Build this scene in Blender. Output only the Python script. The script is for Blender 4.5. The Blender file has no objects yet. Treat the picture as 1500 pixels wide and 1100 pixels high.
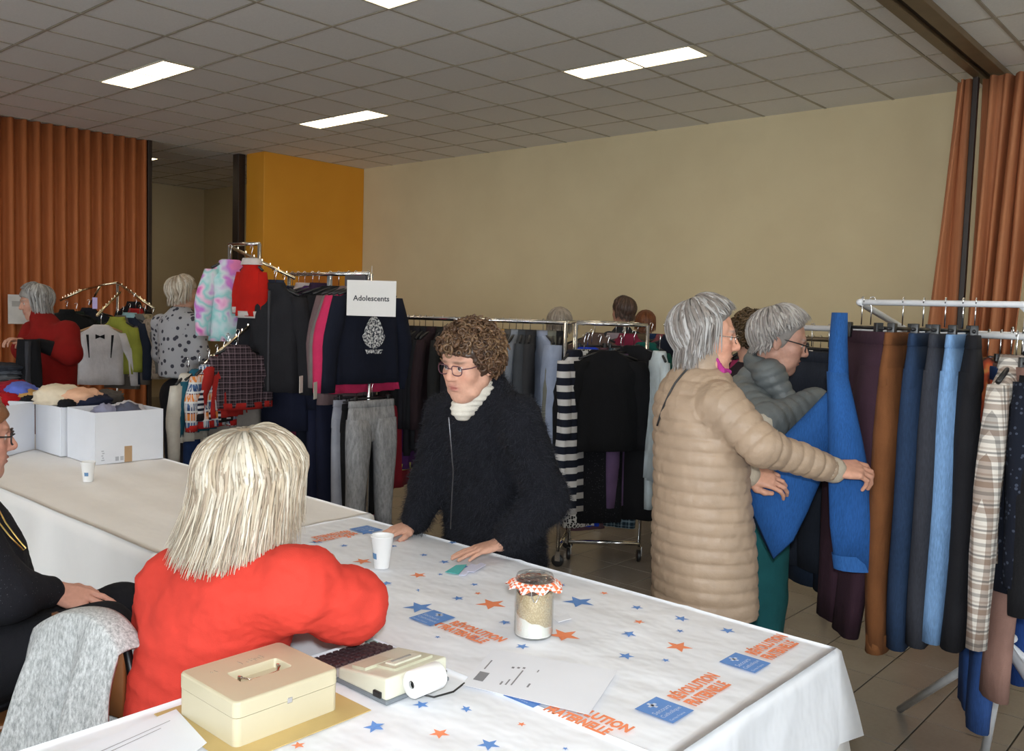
import bpy, bmesh, math, random
import numpy as np
from mathutils import Vector, Matrix
random.seed(7); np.random.seed(7)
S = bpy.context.scene
C = S.collection
# ------------------------------------------------------------------ camera
CAM_H = 1.6
YAW, PITCH, ROLL, FPX = -.7233, .0708, .0309, 1300.0
_f = Vector((math.sin(YAW)*math.cos(PITCH), math.cos(YAW)*math.cos(PITCH), -math.sin(PITCH)))
_r = Vector((math.cos(YAW), -math.sin(YAW), 0)); _u = _r.cross(_f)
CR = _r*math.cos(ROLL)+_u*math.sin(ROLL); CU = -_r*math.sin(ROLL)+_u*math.cos(ROLL); CF = _f
cam = bpy.data.cameras.new('camera'); camo = bpy.data.objects.new('camera', cam); C.objects.link(camo)
cam.sensor_fit = 'HORIZONTAL'; cam.sensor_width = 36; cam.lens = 36*FPX/1500; cam.clip_start = .05; cam.clip_end = 100
_m = Matrix.Identity(4)
for k in range(3):
    _m[k][0] = CR[k]; _m[k][1] = CU[k]; _m[k][2] = -CF[k]
_m[0][3] = 0; _m[1][3] = 0; _m[2][3] = CAM_H
camo.matrix_world = _m
S.camera = camo
# ------------------------------------------------------------------ world, light, exposure
S.view_settings.view_transform = 'Standard'; S.view_settings.look = 'None'
S.view_settings.gamma = 1; S.view_settings.use_curve_mapping = False; S.view_settings.exposure = 0.0
w = bpy.data.worlds.new('world'); S.world = w; w.use_nodes = True
w.node_tree.nodes['Background'].inputs[0].default_value = (.75, .7, .62, 1)
w.node_tree.nodes['Background'].inputs[1].default_value = .05
FLASH_W = 38.0; LAMP_E = 8.0; FILL_WIN_E = 8.0
fl = bpy.data.lights.new('camera_flash', 'AREA'); fl.shape = 'DISK'; fl.size = .09; fl.energy = FLASH_W; fl.color = (.93, .98, 1.0); fl.spread = math.radians(150)
flo = bpy.data.objects.new('camera_flash', fl); C.objects.link(flo)
_m2 = _m.copy(); _p = Vector((0, 0, CAM_H))+CU*.13+CR*.02-CF*.02
_m2[0][3], _m2[1][3], _m2[2][3] = _p
flo.matrix_world = _m2
# ------------------------------------------------------------------ helpers
def ray(px, py): return CF+CR*((px-750)/FPX)-CU*((py-550)/FPX)
def at(px, py, z=None, y=None, x=None, d=None):
    v = ray(px, py)
    t = (z-CAM_H)/v.z if z is not None else y/v.y if y is not None else x/v.x if x is not None else d
    return Vector((0, 0, CAM_H))+v*t
def px_of(p):
    q = Vector(p)-Vector((0, 0, CAM_H)); d = q.dot(CF)
    return (750+FPX*q.dot(CR)/d, 550-FPX*q.dot(CU)/d, d) if d > .05 else (-9e9, -9e9, d)
def lin(c):
    if isinstance(c, str):
        c = [int(c[i:i+2], 16)/255 for i in (0, 2, 4)]
        c = [(v/12.92 if v <= .04045 else ((v+.055)/1.055)**2.4) for v in c]
    return (c[0], c[1], c[2], 1)
MC = {}
class NT:
    def __init__(s, name):
        s.m = bpy.data.materials.new(name); s.m.use_nodes = True; s.t = s.m.node_tree; s.n = s.t.nodes
        s.b = s.n['Principled BSDF']
    def node(s, ty, **kw):
        n = s.n.new(ty)
        for k, v in kw.items():
            if k.startswith('i_'):
                key = k[2:]; n.inputs[int(key) if key.isdigit() else key.replace('_', ' ')].default_value = v
            else: setattr(n, k, v)
        return n
    def ln(s, a, b): s.t.links.new(a, b)
    def mix(s, f, a, b, blend='MIX'):
        n = s.node('ShaderNodeMixRGB'); n.blend_type = blend
        for i, v in enumerate((f, a, b)):
            if hasattr(v, 'links') or isinstance(v, bpy.types.NodeSocket): s.ln(v, n.inputs[i])
            else: n.inputs[i].default_value = v
        return n.outputs[0]
    def math(s, op, a, b=0.0, c=0.0):
        n = s.node('ShaderNodeMath'); n.operation = op
        for i, v in enumerate((a, b, c)):
            if isinstance(v, bpy.types.NodeSocket): s.ln(v, n.inputs[i])
            else: n.inputs[i].default_value = v
        return n.outputs[0]
    def coord(s, kind='Object', scale=(1, 1, 1)):
        t = s.node('ShaderNodeTexCoord'); mp = s.node('ShaderNodeMapping'); mp.inputs['Scale'].default_value = scale
        s.ln(t.outputs[kind], mp.inputs[0]); return mp.outputs[0]
    def noise(s, vec, scale=5, detail=4, rough=.5):
        n = s.node('ShaderNodeTexNoise'); n.inputs['Scale'].default_value = scale; n.inputs['Detail'].default_value = detail; n.inputs['Roughness'].default_value = rough
        if vec is not None: s.ln(vec, n.inputs['Vector'])
        return n.outputs[0]
    def ramp(s, fac, stops, interp='LINEAR'):
        n = s.node('ShaderNodeValToRGB'); n.color_ramp.interpolation = interp; e = n.color_ramp.elements
        while len(e) < len(stops): e.new(.5)
        for i, (p, c) in enumerate(stops): e[i].position = p; e[i].color = lin(c)
        s.ln(fac, n.inputs[0]); return n.outputs[0]
    def sep(s, vec):
        n = s.node('ShaderNodeSeparateXYZ'); s.ln(vec, n.inputs[0]); return n.outputs
    def bump(s, h, strength=.3, dist=.01):
        n = s.node('ShaderNodeBump'); n.inputs['Strength'].default_value = strength; n.inputs['Distance'].default_value = dist
        s.ln(h, n.inputs['Height']); s.ln(n.outputs[0], s.b.inputs['Normal'])
    def col(s, c):
        if isinstance(c, bpy.types.NodeSocket): s.ln(c, s.b.inputs['Base Color'])
        else: s.b.inputs['Base Color'].default_value = lin(c)
def mat(name, c, rough=.6, metal=0, var=.12, nscale=6, bump=0, bscale=60, spec=.5, trans=0):
    if name in MC: return MC[name]
    t = NT(name); t.b.inputs['Roughness'].default_value = rough; t.b.inputs['Metallic'].default_value = metal
    t.b.inputs['Specular IOR Level'].default_value = spec; t.b.inputs['Transmission Weight'].default_value = trans
    co = t.coord(); c = lin(c)
    n = t.noise(co, nscale, 5); r = t.ramp(n, [(.3, [v*(1-var) for v in c[:3]]), (.7, [min(1, v*(1+var)) for v in c[:3]])]); t.col(r)
    if bump: t.bump(t.noise(co, bscale, 3), bump, .004)
    MC[name] = t.m; return t.m
def mesh(name, V, F, m=None, parent=None, smooth=False, mats=None, fm=None):
    me = bpy.data.meshes.new(name)
    if isinstance(V, np.ndarray): V = V.tolist()
    if isinstance(F, np.ndarray): F = F.tolist()
    me.from_pydata([tuple(v) for v in V], [], F)
    o = bpy.data.objects.new(name, me); C.objects.link(o)
    if mats:
        for q in mats: me.materials.append(q)
        if fm is not None: me.polygons.foreach_set('material_index', fm)
    elif m: me.materials.append(m)
    if smooth: me.polygons.foreach_set('use_smooth', [True]*len(me.polygons))
    if parent: o.parent = parent
    me.update(); return o
def inst(o, parent=None, loc=None, rot=None, name=None):
    c = o.copy(); C.objects.link(c); c.parent = parent
    if name: c.name = name
    if loc is not None: c.location = loc
    if rot is not None: c.rotation_euler = rot
    return c
def copy_tree(o, parent=None):
    c = o.copy(); C.objects.link(c); c.parent = parent
    for ch in list(o.children): copy_tree(ch, c)
    return c
def tag(o, label, cat, group=None, kind=None):
    if label: o['label'] = label
    if cat: o['category'] = cat
    if group: o['group'] = group
    if kind: o['kind'] = kind
    return o
def struct(o, label=None):
    o['kind'] = 'structure'
    if label: o['label'] = label
    return o
def empty(name, loc=(0, 0, 0), rz=0, label=None, cat=None, group=None):
    o = bpy.data.objects.new(name, None); C.objects.link(o); o.location = loc; o.rotation_euler = (0, 0, rz); o.empty_display_size = .1
    return tag(o, label, cat, group)
class MB:
    def __init__(s): s.V = []; s.F = []
    def add(s, V, F):
        k = len(s.V); s.V += [tuple(v) for v in V]; s.F += [tuple(i+k for i in f) for f in F]; return s
    def box(s, a, b, R=None, o=(0, 0, 0)):
        V = [Vector((x, y, z)) for x in (a[0], b[0]) for y in (a[1], b[1]) for z in (a[2], b[2])]
        if R is not None: V = [R @ v for v in V]
        V = [v+Vector(o) for v in V]
        return s.add(V, [(0, 1, 3, 2), (4, 6, 7, 5), (0, 4, 5, 1), (2, 3, 7, 6), (0, 2, 6, 4), (1, 5, 7, 3)])
    def cbox(s, a, b, ch=.004):
        a = Vector(a); b = Vector(b); c = (a+b)/2; h = (b-a)/2; ch = min(ch, h.x*.9, h.y*.9, h.z*.9); bm = bmesh.new()
        bmesh.ops.create_cube(bm, size=1)
        for v in bm.verts: v.co = Vector((v.co.x*2*h.x, v.co.y*2*h.y, v.co.z*2*h.z))+c
        bmesh.ops.bevel(bm, geom=list(bm.edges), offset=ch, segments=2, affect='EDGES', profile=.5)
        bm.verts.index_update()
        s.add([v.co.copy() for v in bm.verts], [[v.index for v in f.verts] for f in bm.faces]); bm.free(); return s
    def tube(s, pts, r, n=8, cap=True, closed=False):
        pts = [Vector(p) for p in pts]; rr = r if isinstance(r, (list, tuple)) else [r]*len(pts)
        k = len(s.V); up = None; m = len(pts)
        for i, p in enumerate(pts):
            a = pts[(i-1) % m] if (i or closed) else p; b = pts[(i+1) % m] if (i < m-1 or closed) else p
            t = (b-a).normalized()
            if up is None:
                up = Vector((0, 0, 1)) if abs(t.z) < .9 else Vector((1, 0, 0))
            u = (up-t*up.dot(t)).normalized(); v = t.cross(u); up = u
            for j in range(n):
                a_ = 2*math.pi*j/n; s.V.append(tuple(p+(u*math.cos(a_)+v*math.sin(a_))*rr[i]))
        for i in range(m if closed else m-1):
            for j in range(n):
                q = (i+1) % m
                s.F.append((k+i*n+j, k+i*n+(j+1) % n, k+q*n+(j+1) % n, k+q*n+j))
        if cap and not closed:
            s.F.append(tuple(k+j for j in range(n))[::-1]); s.F.append(tuple(k+(m-1)*n+j for j in range(n)))
        return s
    def lathe(s, prof, n=24, c=(0, 0, 0), cap=True):
        k = len(s.V)
        for (r, z) in prof:
            for j in range(n): s.V.append((c[0]+r*math.cos(2*math.pi*j/n), c[1]+r*math.sin(2*math.pi*j/n), c[2]+z))
        for i in range(len(prof)-1):
            for j in range(n): s.F.append((k+i*n+j, k+i*n+(j+1) % n, k+(i+1)*n+(j+1) % n, k+(i+1)*n+j))
        if cap:
            s.F.append(tuple(k+j for j in range(n))[::-1]); s.F.append(tuple(k+(len(prof)-1)*n+j for j in range(n)))
        return s
    def rings(s, rings, cap=True):
        k = len(s.V); n = len(rings[0])
        for r in rings: s.V += [tuple(v) for v in r]
        for i in range(len(rings)-1):
            for j in range(n): s.F.append((k+i*n+j, k+i*n+(j+1) % n, k+(i+1)*n+(j+1) % n, k+(i+1)*n+j))
        if cap:
            s.F.append(tuple(k+j for j in range(n))[::-1]); s.F.append(tuple(k+(len(rings)-1)*n+j for j in range(n)))
        return s
    def grid(s, fn, nu, nv, wrap=False):
        k = len(s.V)
        for i in range(nu):
            for j in range(nv): s.V.append(tuple(fn(i/(nu-1), j/(nv-1))))
        for i in range(nu-1):
            for j in range(nv-1): s.F.append((k+i*nv+j, k+(i+1)*nv+j, k+(i+1)*nv+j+1, k+i*nv+j+1))
        return s
    def build(s, name, m, parent=None, smooth=False): return mesh(name, s.V, s.F, m, parent, smooth)
CHROME = mat('chrome', (.75, .75, .75), .18, 1, .05)
BLACKP = mat('black_plastic', '1a1a1c', .4)
WHITEP = mat('white_paint', 'd8dade', .35, 0, .08, 20)
GOLD = mat('brassy_chrome', (.8, .7, .5), .22, 1, .1, 30)
# ================================================================== the hall
CZ = CAM_H+1.945          # ceiling height
YB, XL, XF = 8.03, -10.6, -14.3
cream = NT('cream_wall'); co = cream.coord(); n = cream.noise(co, 1.3, 6, .6)
cream.col(cream.ramp(n, [(.3, (.66, .55, .34)), (.7, (.72, .61, .385))])); cream.b.inputs['Roughness'].default_value = .75
cream.bump(cream.noise(co, 90, 3), .15, .003)
orange = NT('orange_wall'); co = orange.coord(); orange.col(orange.ramp(orange.noise(co, 1.5, 5), [(.3, (.72, .30, .018)), (.7, (.78, .34, .024))])); orange.b.inputs['Roughness'].default_value = .65
struct(MB().box((XF-.2, YB, 0), (7, YB+.2, CZ+.1)).build('wall_back', cream.m))
struct(MB().box((XF-.2, -6, 0), (XF, YB, CZ+.1)).build('wall_far_left', cream.m))
struct(MB().box((7, -6, 0), (7.2, YB+.2, CZ+.1)).build('wall_right', cream.m))
struct(MB().box((XF-.2, -6.2, 0), (7.2, -6, CZ+.1)).build('wall_front', cream.m))
pier = struct(MB().cbox((-10.38, 6.42, 0), (-9.97, YB-.001, CZ-.001), .01).build('wall_pier', orange.m))
MB().cbox((-9.968, 6.95, 1.12), (-9.95, 7.62, 2.02), .006).build('hatch_panel', mat('orange_wood', (.52, .17, .02), .5), pier)
dark = mat('dark_post', '2a1c14', .5)
struct(MB().cbox((-10.56, 6.33, 0), (-10.42, 6.43, CZ-.002), .008).build('trim_1', dark))
struct(MB().cbox((-10.66, 5.19, 0), (-10.55, 5.24, CZ-.002), .006).build('trim_2', dark))
struct(MB().cbox((-1.985, 7.41, 0), (-1.945, 7.46, CZ-.06), .006).build('trim_3', mat('dark_post2', '2b1f1a', .45)))
tr = empty('trim_4'); struct(tr)
trk = mat('track_brown', '6d5a42', .45)
for a, b in ((-2.0, -1.93), (-1.88, -1.78)):
    MB().cbox((a, -5.9, CZ-.05), (b, YB-.01, CZ-.004), .004).build('track_rail', trk, tr)
MB().cbox((-1.935, -5.9, CZ-.02), (-1.875, YB-.01, CZ-.004), .002).build('track_groove', mat('track_dark', '241a12', .6), tr)
# made-up glowing windows, unseen behind the camera, added to brighten the ceiling
wg = NT('window_daylight'); wg.b.inputs['Emission Color'].default_value = (.86, .94, 1, 1); wg.b.inputs['Emission Strength'].default_value = FILL_WIN_E
wg.col(wg.ramp(wg.noise(wg.coord(), 3), [(.3, (.7, .75, .8)), (.7, (.8, .85, .9))])); wfm = mat('window_frame_white', (.7, .7, .68), .4)
def window(k, a, b, ax):
    o = empty('window_%d' % k); struct(o)
    z0, z1 = .95, 2.75
    def bx(u0, u1, v0, v1, d0, d1): return MB().cbox((u0, d0, v0), (u1, d1, v1), .004) if ax == 'y' else MB().cbox((d0, u0, v0), (d1, u1, v1), .004)
    d = -6 if ax == 'y' else 7; sg = 1 if ax == 'y' else -1
    D = lambda q: (min(d, d+sg*q), max(d, d+sg*q))
    for (u0, u1, v0, v1) in ((a, b, z0-.06, z0), (a, b, z1, z1+.06), (a-.06, a, z0-.06, z1+.06), (b, b+.06, z0-.06, z1+.06), ((a+b)/2-.03, (a+b)/2+.03, z0, z1)):
        bx(u0, u1, v0, v1, *D(.06)).build('window_frame', wfm, o)
    for (u0, u1) in ((a, (a+b)/2-.03), ((a+b)/2+.03, b)): bx(u0, u1, z0, z1, *D(.03)).build('pane', wg.m, o)
for k, (a, b) in enumerate(((-9, -7), (-5.5, -3.5), (-2, 0), (1.5, 3.5))): window(k+1, a, b, 'y')
for k, (a, b) in enumerate(((-4, -2), (-.5, 1.5), (3, 5))): window(k+5, a, b, 'x')
# floor: real tiles, the 300 that show largest on their own
flt = NT('floor_tile'); co = flt.coord('Generated'); oi = flt.node('ShaderNodeObjectInfo')
tc = flt.node('ShaderNodeTexCoord'); gm = flt.node('ShaderNodeNewGeometry')
n1 = flt.noise(gm.outputs['Position'], 3.0, 6, .6); n2 = flt.noise(gm.outputs['Position'], 60, 3)
base = flt.ramp(n1, [(.25, (.19, .165, .14)), (.75, (.235, .205, .175))])
base = flt.mix(.12, base, flt.ramp(n2, [(.35, (.16, .14, .12)), (.65, (.26, .23, .20))]))
base = flt.mix(flt.math('MULTIPLY', oi.outputs['Random'], .15), base, (.27, .24, .20, 1))
flt.col(base); flt.b.inputs['Roughness'].default_value = .2; flt.b.inputs['Specular IOR Level'].default_value = .5
grout = mat('floor_grout', '3a342c', .85)
flr = struct(MB().box((XF-.2, -6.2, -.1), (7.2, YB+.2, -.006)).build('floor', grout))
T = .31
bm = MB().cbox((-T/2+.003, -T/2+.003, -.0055), (T/2-.003, T/2-.003, 0), .0018)
tile0 = None; cand = []
for i in range(-47, 8):
    for j in range(2, 26):
        x, y = -1.03+T/2+i*T, .04+T*j+T/2
        if y > YB-.1 or x < XF: continue
        if y < 2.9 and x < -.9: continue
        px, py, d = px_of((x, y, 0))
        if -60 < px < 1560 and 400 < py < 1170: cand.append((d, x, y))
cand.sort(); rest = MB()
for k, (d, x, y) in enumerate(cand):
    if k < 300:
        if tile0 is None: tile0 = bm.build('tile', flt.m, flr); tile0.location = (x, y, 0)
        else: inst(tile0, flr, (x, y, 0))
    else: rest.box((x-T/2+.003, y-T/2+.003, -.0055), (x+T/2-.003, y+T/2-.003, 0))
have = {(round(x, 3), round(y, 3)) for d, x, y in cand}
for i in range(-47, 27):
    for j in range(-19, 26):
        x, y = -1.03+T/2+i*T, .04+T*j+T/2
        if (round(x, 3), round(y, 3)) not in have and y < YB+.1: rest.box((x-T/2+.003, y-T/2+.003, -.0055), (x+T/2-.003, y+T/2-.003, 0))
tag(rest.build('floor_tiles', flt.m, flr), None, None, None, 'stuff')
# ceiling: panels in a grid
clg = struct(MB().box((XF-.2, -6.2, CZ+.02), (7.2, YB+.2, CZ+.12)).build('ceiling', mat('ceiling_slab', (.3, .3, .3), .9)))
ct = NT('ceiling_panel'); gm = ct.node('ShaderNodeNewGeometry'); oi = ct.node('ShaderNodeObjectInfo')
n1 = ct.noise(gm.outputs['Position'], 60, 4, .7); n2 = ct.noise(gm.outputs['Position'], 1.1, 4)
b = ct.ramp(n1, [(.3, (.82, .82, .82)), (.7, (.90, .90, .90))]); b = ct.mix(ct.math('MULTIPLY', n2, .25), b, (.84, .82, .77, 1))
b = ct.mix(ct.math('MULTIPLY', oi.outputs['Random'], .28), b, (.74, .73, .72, 1)); ct.col(b); ct.b.inputs['Roughness'].default_value = .9; ct.bump(n1, .25, .004)
rail = mat('ceiling_grid', (.40, .36, .29), .5)
GX, GY = -7.576, 2.665
lights = [(-1, 3.565), (-1, 5.665), (5, 5.665), (5, 3.565), (-9, 5.665), (11, 3.565), (11, 5.665), (-1, 1.465), (5, 1.465), (11, 1.465), (5, -.635)]
p0 = None; restc = MB()
def tilecov(x0, y0):
    for (i, y) in lights:
        lx0, lx1 = GX+.6*i, GX+.6*i+1.2
        if x0+.3 > lx0 and x0+.3 < lx1 and y0 < y+.29 and y0+.6 > y+.01: return (y, y+.3)
    return None
vis = []
for i in range(-12, 25):
    for j in range(-15, 9):
        x0, y0 = GX+.6*i, GY+.6*j
        px, py, d = px_of((x0+.3, y0+.3, CZ)); vis.append((0 if (-80 < px < 1580 and -60 < py < 400 and d > 0) else 1, d, x0, y0))
vis.sort(); cnt = 0
for f, d, x0, y0 in vis:
    cv = tilecov(x0, y0)
    if y0+.6 > YB+.05: y1 = YB
    else: y1 = y0+.6
    if cv or y1 != y0+.6:
        a, b = (y0, y1)
        if cv: a, b = ((y0, cv[0]) if cv[0]-y0 > y0+.6-cv[1] else (cv[1], y0+.6))
        if b-a < .03: continue
        q = MB().cbox((x0+.012, a+.012, CZ), (x0+.588, b-.012, CZ+.016), .003)
        if f == 0: q.build('panel', ct.m, clg)
        else: restc.add(q.V, q.F)
        continue
    if f == 0 and cnt < 290:
        if p0 is None: p0 = MB().cbox((.012, .012, 0), (.588, .588, .016), .003).build('panel', ct.m, clg); p0.location = (x0, y0, CZ)
        else: inst(p0, clg, (x0, y0, CZ))
        cnt += 1
    else: restc.box((x0+.012, y0+.012, CZ), (x0+.588, y0+.588, CZ+.016))
tag(restc.build('ceiling_panels', ct.m, clg), None, None, None, 'stuff')
for i in range(-12, 26): MB().box((GX+.6*i-.010, -6, CZ-.004), (GX+.6*i+.010, YB, CZ+.005)).build('grid_rail', rail, clg)
for j in range(-14, 9): MB().box((XF, GY+.6*j-.007, CZ-.003), (7, GY+.6*j+.007, CZ+.004)).build('cross_rail', rail, clg)
# lamps
lm = NT('lamp_diffuser'); lm.b.inputs['Emission Color'].default_value = (1, .80, .54, 1); lm.b.inputs['Emission Strength'].default_value = LAMP_E
lm.col(lm.ramp(lm.noise(lm.coord(), 20), [(.3, (.8, .8, .75)), (.7, (.9, .88, .82))]))
lfr = mat('lamp_frame', (.75, .72, .6), .4)
lpl = ['lit ceiling lamp over the rack of white bow-tie shirt', 'lit ceiling lamp set in front of the orange pier', 'long lit ceiling lamp nearest the cream wall and the folded curtain', 'lit ceiling lamp over the middle of the hall', 'lit ceiling lamp in the far room beyond the curtain gap', 'lit ceiling lamp above the white pipe rack of trousers', 'lit ceiling lamp between pipe rack and gathered curtains', 'lit ceiling lamp above the far end of the box table', 'lit ceiling lamp above the plain white tablecloth', 'lit ceiling lamp above the star tablecloth corner', 'lit ceiling lamp behind the chair with the grey cardigan']
for k, (i, y) in enumerate(lights):
    x0 = GX+.6*i
    if x0 < -10.6 and y < 5: continue
    e = empty('ceiling_light', (x0+.6, y+.15, CZ), 0, lpl[k], 'ceiling lamp', 'ceiling lamps')
    fr = MB()
    fr.box((-.6, -.15, -.006), (.6, -.135, .018)); fr.box((-.6, .135, -.006), (.6, .15, .018)); fr.box((-.6, -.135, -.006), (-.585, .135, .018)); fr.box((.55, -.135, -.006), (.6, .135, .018))
    fr.build('frame', lfr, e)
    MB().cbox((-.585, -.135, -.002), (.55, .135, .012), .003).build('diffuser', lm.m, e)
# pleated partition curtain on the left and the two gathered ones on the right
def fab(name, c1, c2):
    t = NT(name); co = t.coord('Object', (1, 1, .05)); n = t.noise(co, 30, 5, .6); t.col(t.ramp(n, [(.3, c1), (.7, c2)])); t.b.inputs['Roughness'].default_value = .75
    t.bump(t.noise(t.coord('Object', (1, 1, .3)), 120, 2), .15, .002); return t.m
oc = fab('orange_curtain', (.40, .115, .03), (.50, .155, .045))
def pleat(u, v):
    y = -5.9+u*(5.19+5.9); ph = y/.135*2*math.pi
    s = math.sin(ph); s = math.copysign(abs(s)**.7, s)
    return (XL+.010*math.sin(y*3.1)+.042*s, y, .01+v*(CZ-.016))
e = MB().grid(pleat, 1150, 4).build('folding_curtain', oc, None, True)
md = e.modifiers.new('s', 'SOLIDIFY'); md.thickness = .006
tag(e, 'wide orange pleated folding curtain shutting the hall off from the far room', 'curtain')
oc2 = fab('orange_drape', (.40, .15, .065), (.56, .225, .10))
def drape(name, x0, x1, y, nb, label, flare, ph0):
    def fn(u, v):
        wv = .5-.5*math.cos(math.pi*v); z = .03+(CZ-.06-.03)*(1-v)
        xs = x0+(x1-x0)*u; xs += flare*(v**.9)*(1-2*u if flare < 0 else (u-.5)*2)*0
        xs = x0+(x1-x0)*u - abs(flare)*v*(1-u)*(1 if flare > 0 else 0) - abs(flare)*v*u*(1 if flare < 0 else 0)
        amp = .035+.03*v
        return (xs+.012*math.sin(6*u+4*v), y+amp*math.sin(u*nb*2*math.pi+ph0)+.03*math.sin(u*nb*3.1+2.5*v+1)+.012*math.sin(u*nb*11+3), z)
    o = MB().grid(fn, 90, 14).build(name, oc2, None, True); md = o.modifiers.new('s', 'SOLIDIFY'); md.thickness = .006
    return tag(o, label, 'curtain')
drape('gathered_curtain', -2.12, -1.99, 7.48, 2, 'narrow gathered orange curtain beside the dark post by the cream wall', .22, .5)
drape('gathered_curtain', -1.94, -1.50, 7.48, 4.6, 'wide gathered orange curtain beside the dark post by the cream wall', -.16, 0)
# paper notice pinned to the folding curtain
p = at(26, 453, x=XL+.062)
pn = MB().cbox((p.x, p.y-.10, p.z-.16), (p.x+.004, p.y+.12, p.z+.16), .001).build('paper_notice', mat('paper', (.72, .72, .72), .7))
tag(pn, 'white paper notice fixed to the orange folding curtain behind the red roll-neck sweater', 'notice')
MB().box((p.x+.0045, p.y-.06, p.z+.03), (p.x+.0055, p.y+.08, p.z+.09)).build('print', mat('grey_print', (.45, .45, .45), .8), pn)
# ================================================================== tables and what lies on them
TZ = .74
def hz(x, y):   # creases of the paper cloth
    h = 0
    for c, wd, a in ((-1.30, .014, .0040), (-1.98, .014, .0036), (-2.62, .014, .0036)): h += a*math.exp(-((x-c)/wd)**2)
    for c, wd, a in ((1.80, .014, .0040), (1.16, .014, .0038)): h += a*math.exp(-((y-c)/wd)**2)
    return h+.0012*math.sin(5*x+3*y)*math.sin(4*y-2*x)
def paper_cloth(name, c=(.85, .87, .92), bs=.5):
    t = NT(name); co = t.coord(); n = t.noise(co, 4, 5, .6); t.col(t.ramp(n, [(.3, [v*.95 for v in c]), (.7, c)]))
    t.b.inputs['Roughness'].default_value = .55
    n2 = t.noise(t.coord('Object', (1, 1.3, 1)), 5, 3, .5); t.bump(n2, bs, .03); return t.m
def cloth(name, x0, x1, y0, y1, z, drop, amp, m, label, hf=None, seed=0, sides='xXyY', flare=.05, per=.17, ragged=.02):
    rnd = random.Random(seed); nx = max(4, int((x1-x0)/.03)); ny = max(4, int((y1-y0)/.03))
    V = []; F = []
    idx = lambda i, j: i*(ny+1)+j
    for i in range(nx+1):
        for j in range(ny+1):
            x = x0+(x1-x0)*i/nx; y = y0+(y1-y0)*j/ny; V.append((x, y, z+(hf(x, y) if hf else 0)))
    for i in range(nx):
        for j in range(ny): F.append((idx(i, j), idx(i+1, j), idx(i+1, j+1), idx(i, j+1)))
    loop = [(i, 0) for i in range(nx)]+[(nx, j) for j in range(ny)]+[(i, ny) for i in range(nx, 0, -1)]+[(0, j) for j in range(ny, 0, -1)]
    base = [idx(i, j) for i, j in loop]; prev = base; L = len(loop); rows = 11
    ph = [rnd.uniform(0, 6.28) for _ in range(4)]
    for k in range(1, rows+1):
        t = k/rows; cur = []
        for q, (i, j) in enumerate(loop):
            x, y, zz = V[base[q]]; nxv = (1 if i == nx else -1 if i == 0 else 0); nyv = (1 if j == ny else -1 if j == 0 else 0)
            s = (x if nyv else 0)+(y if nxv else 0)*1.0
            if nxv and nyv: nl = .72
            else: nl = 1
            dist = (x+y*1.0)
            wv = math.sin(dist/per*6.28/2+ph[0])*.6+math.sin(dist/per*6.28*.73+ph[1]+2*t)*.4
            dn = drop*(1+ragged*math.sin(3*dist+ph[2]))
            rr = .014
            if t < .12: a = t/.12*math.pi/2; out = rr*math.sin(a); dz = rr*(1-math.cos(a))
            else:
                u = (t-.12)/.88; out = rr+flare*u+amp*wv*u**.8+(.10*u if (nxv and nyv) else 0)*(amp/.03); dz = rr+(dn-rr)*u
            V.append((x+nxv*out*nl, y+nyv*out*nl, zz-dz)); cur.append(len(V)-1)
        for q in range(L): F.append((prev[q], cur[q], cur[(q+1) % L], prev[(q+1) % L])[::-1])
        prev = cur
    o = mesh(name, V, F, m, None, True)
    return tag(o, label, 'tablecloth')
tm = mat('table_top_grey', '8b867c', .6); lgm = mat('table_leg_metal', '55555a', .35, .8)
def table(x0, x1, y0, y1, label):
    e = empty('folding_table', ((x0+x1)/2, (y0+y1)/2, 0), 0, label, 'table'); hx, hy = (x1-x0)/2, (y1-y0)/2
    MB().cbox((-hx, -hy, TZ-.035), (hx, hy, TZ-.006), .004).build('tabletop', tm, e)
    for sx in (-1, 1):
        for sy in (-1, 1): MB().tube([(sx*(hx-.12), sy*(hy-.08), 0), (sx*(hx-.12), sy*(hy-.08), TZ-.036)], .016, 10).build('leg', lgm, e)
table(-2.86, -.88, 1.46, 2.30, 'long folding table under the star printed cloth')
table(-5.9, -2.89, 1.46, 2.36, 'long table under the plain white cloth carrying the cardboard boxes')
table(-1.74, -.88, .25, 1.44, 'side table under the printed cloth below the cash box')
pc = paper_cloth('white_paper_cloth'); pw = paper_cloth('plain_cloth', (.92, .90, .88), .15)
cloth('long_undercloth', -1.75, -.875, .24, 1.445, TZ-.006, .62, .022, pw, 'long white cloth hanging to the floor from the side table end', None, 3, per=.2)
cloth('star_cloth', -2.875, -.86, 1.45, 2.31, TZ, .24, .018, pc, 'white paper tablecloth printed with blue and orange stars on the long table', hz, 5, flare=.02, per=.24)
cloth('star_cloth', -1.76, -.86, .24, 1.47, TZ+.003, .24, .018, pc, 'white printed paper tablecloth on the side table under the cash box', hz, 9, flare=.02, per=.24)
cloth('undercloth', -2.87, -.875, 1.455, 2.305, TZ-.006, .60, .022, pw, 'long white cloth hanging below the star printed cloth', None, 4, per=.22)
cloth('plain_cloth', -5.92, -2.86, 1.445, 2.37, TZ+.002, .52, .026, pw, 'plain white cloth over the table with the cardboard boxes', lambda x, y: .0015*math.sin(30*y+2*x)+.001*math.sin(9*x), 6, per=.26)
starc = bpy.data.objects['star_cloth']; starc2 = bpy.data.objects['star_cloth.001']
pblue = mat('print_blue', (.12, .27, .62), .6, var=.05); porange = mat('print_orange', (.88, .27, .12), .6, var=.05)
def ztop(x, y): return TZ+hz(x, y)+(.003 if y < 1.47 and -1.76 < x else 0)
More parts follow.
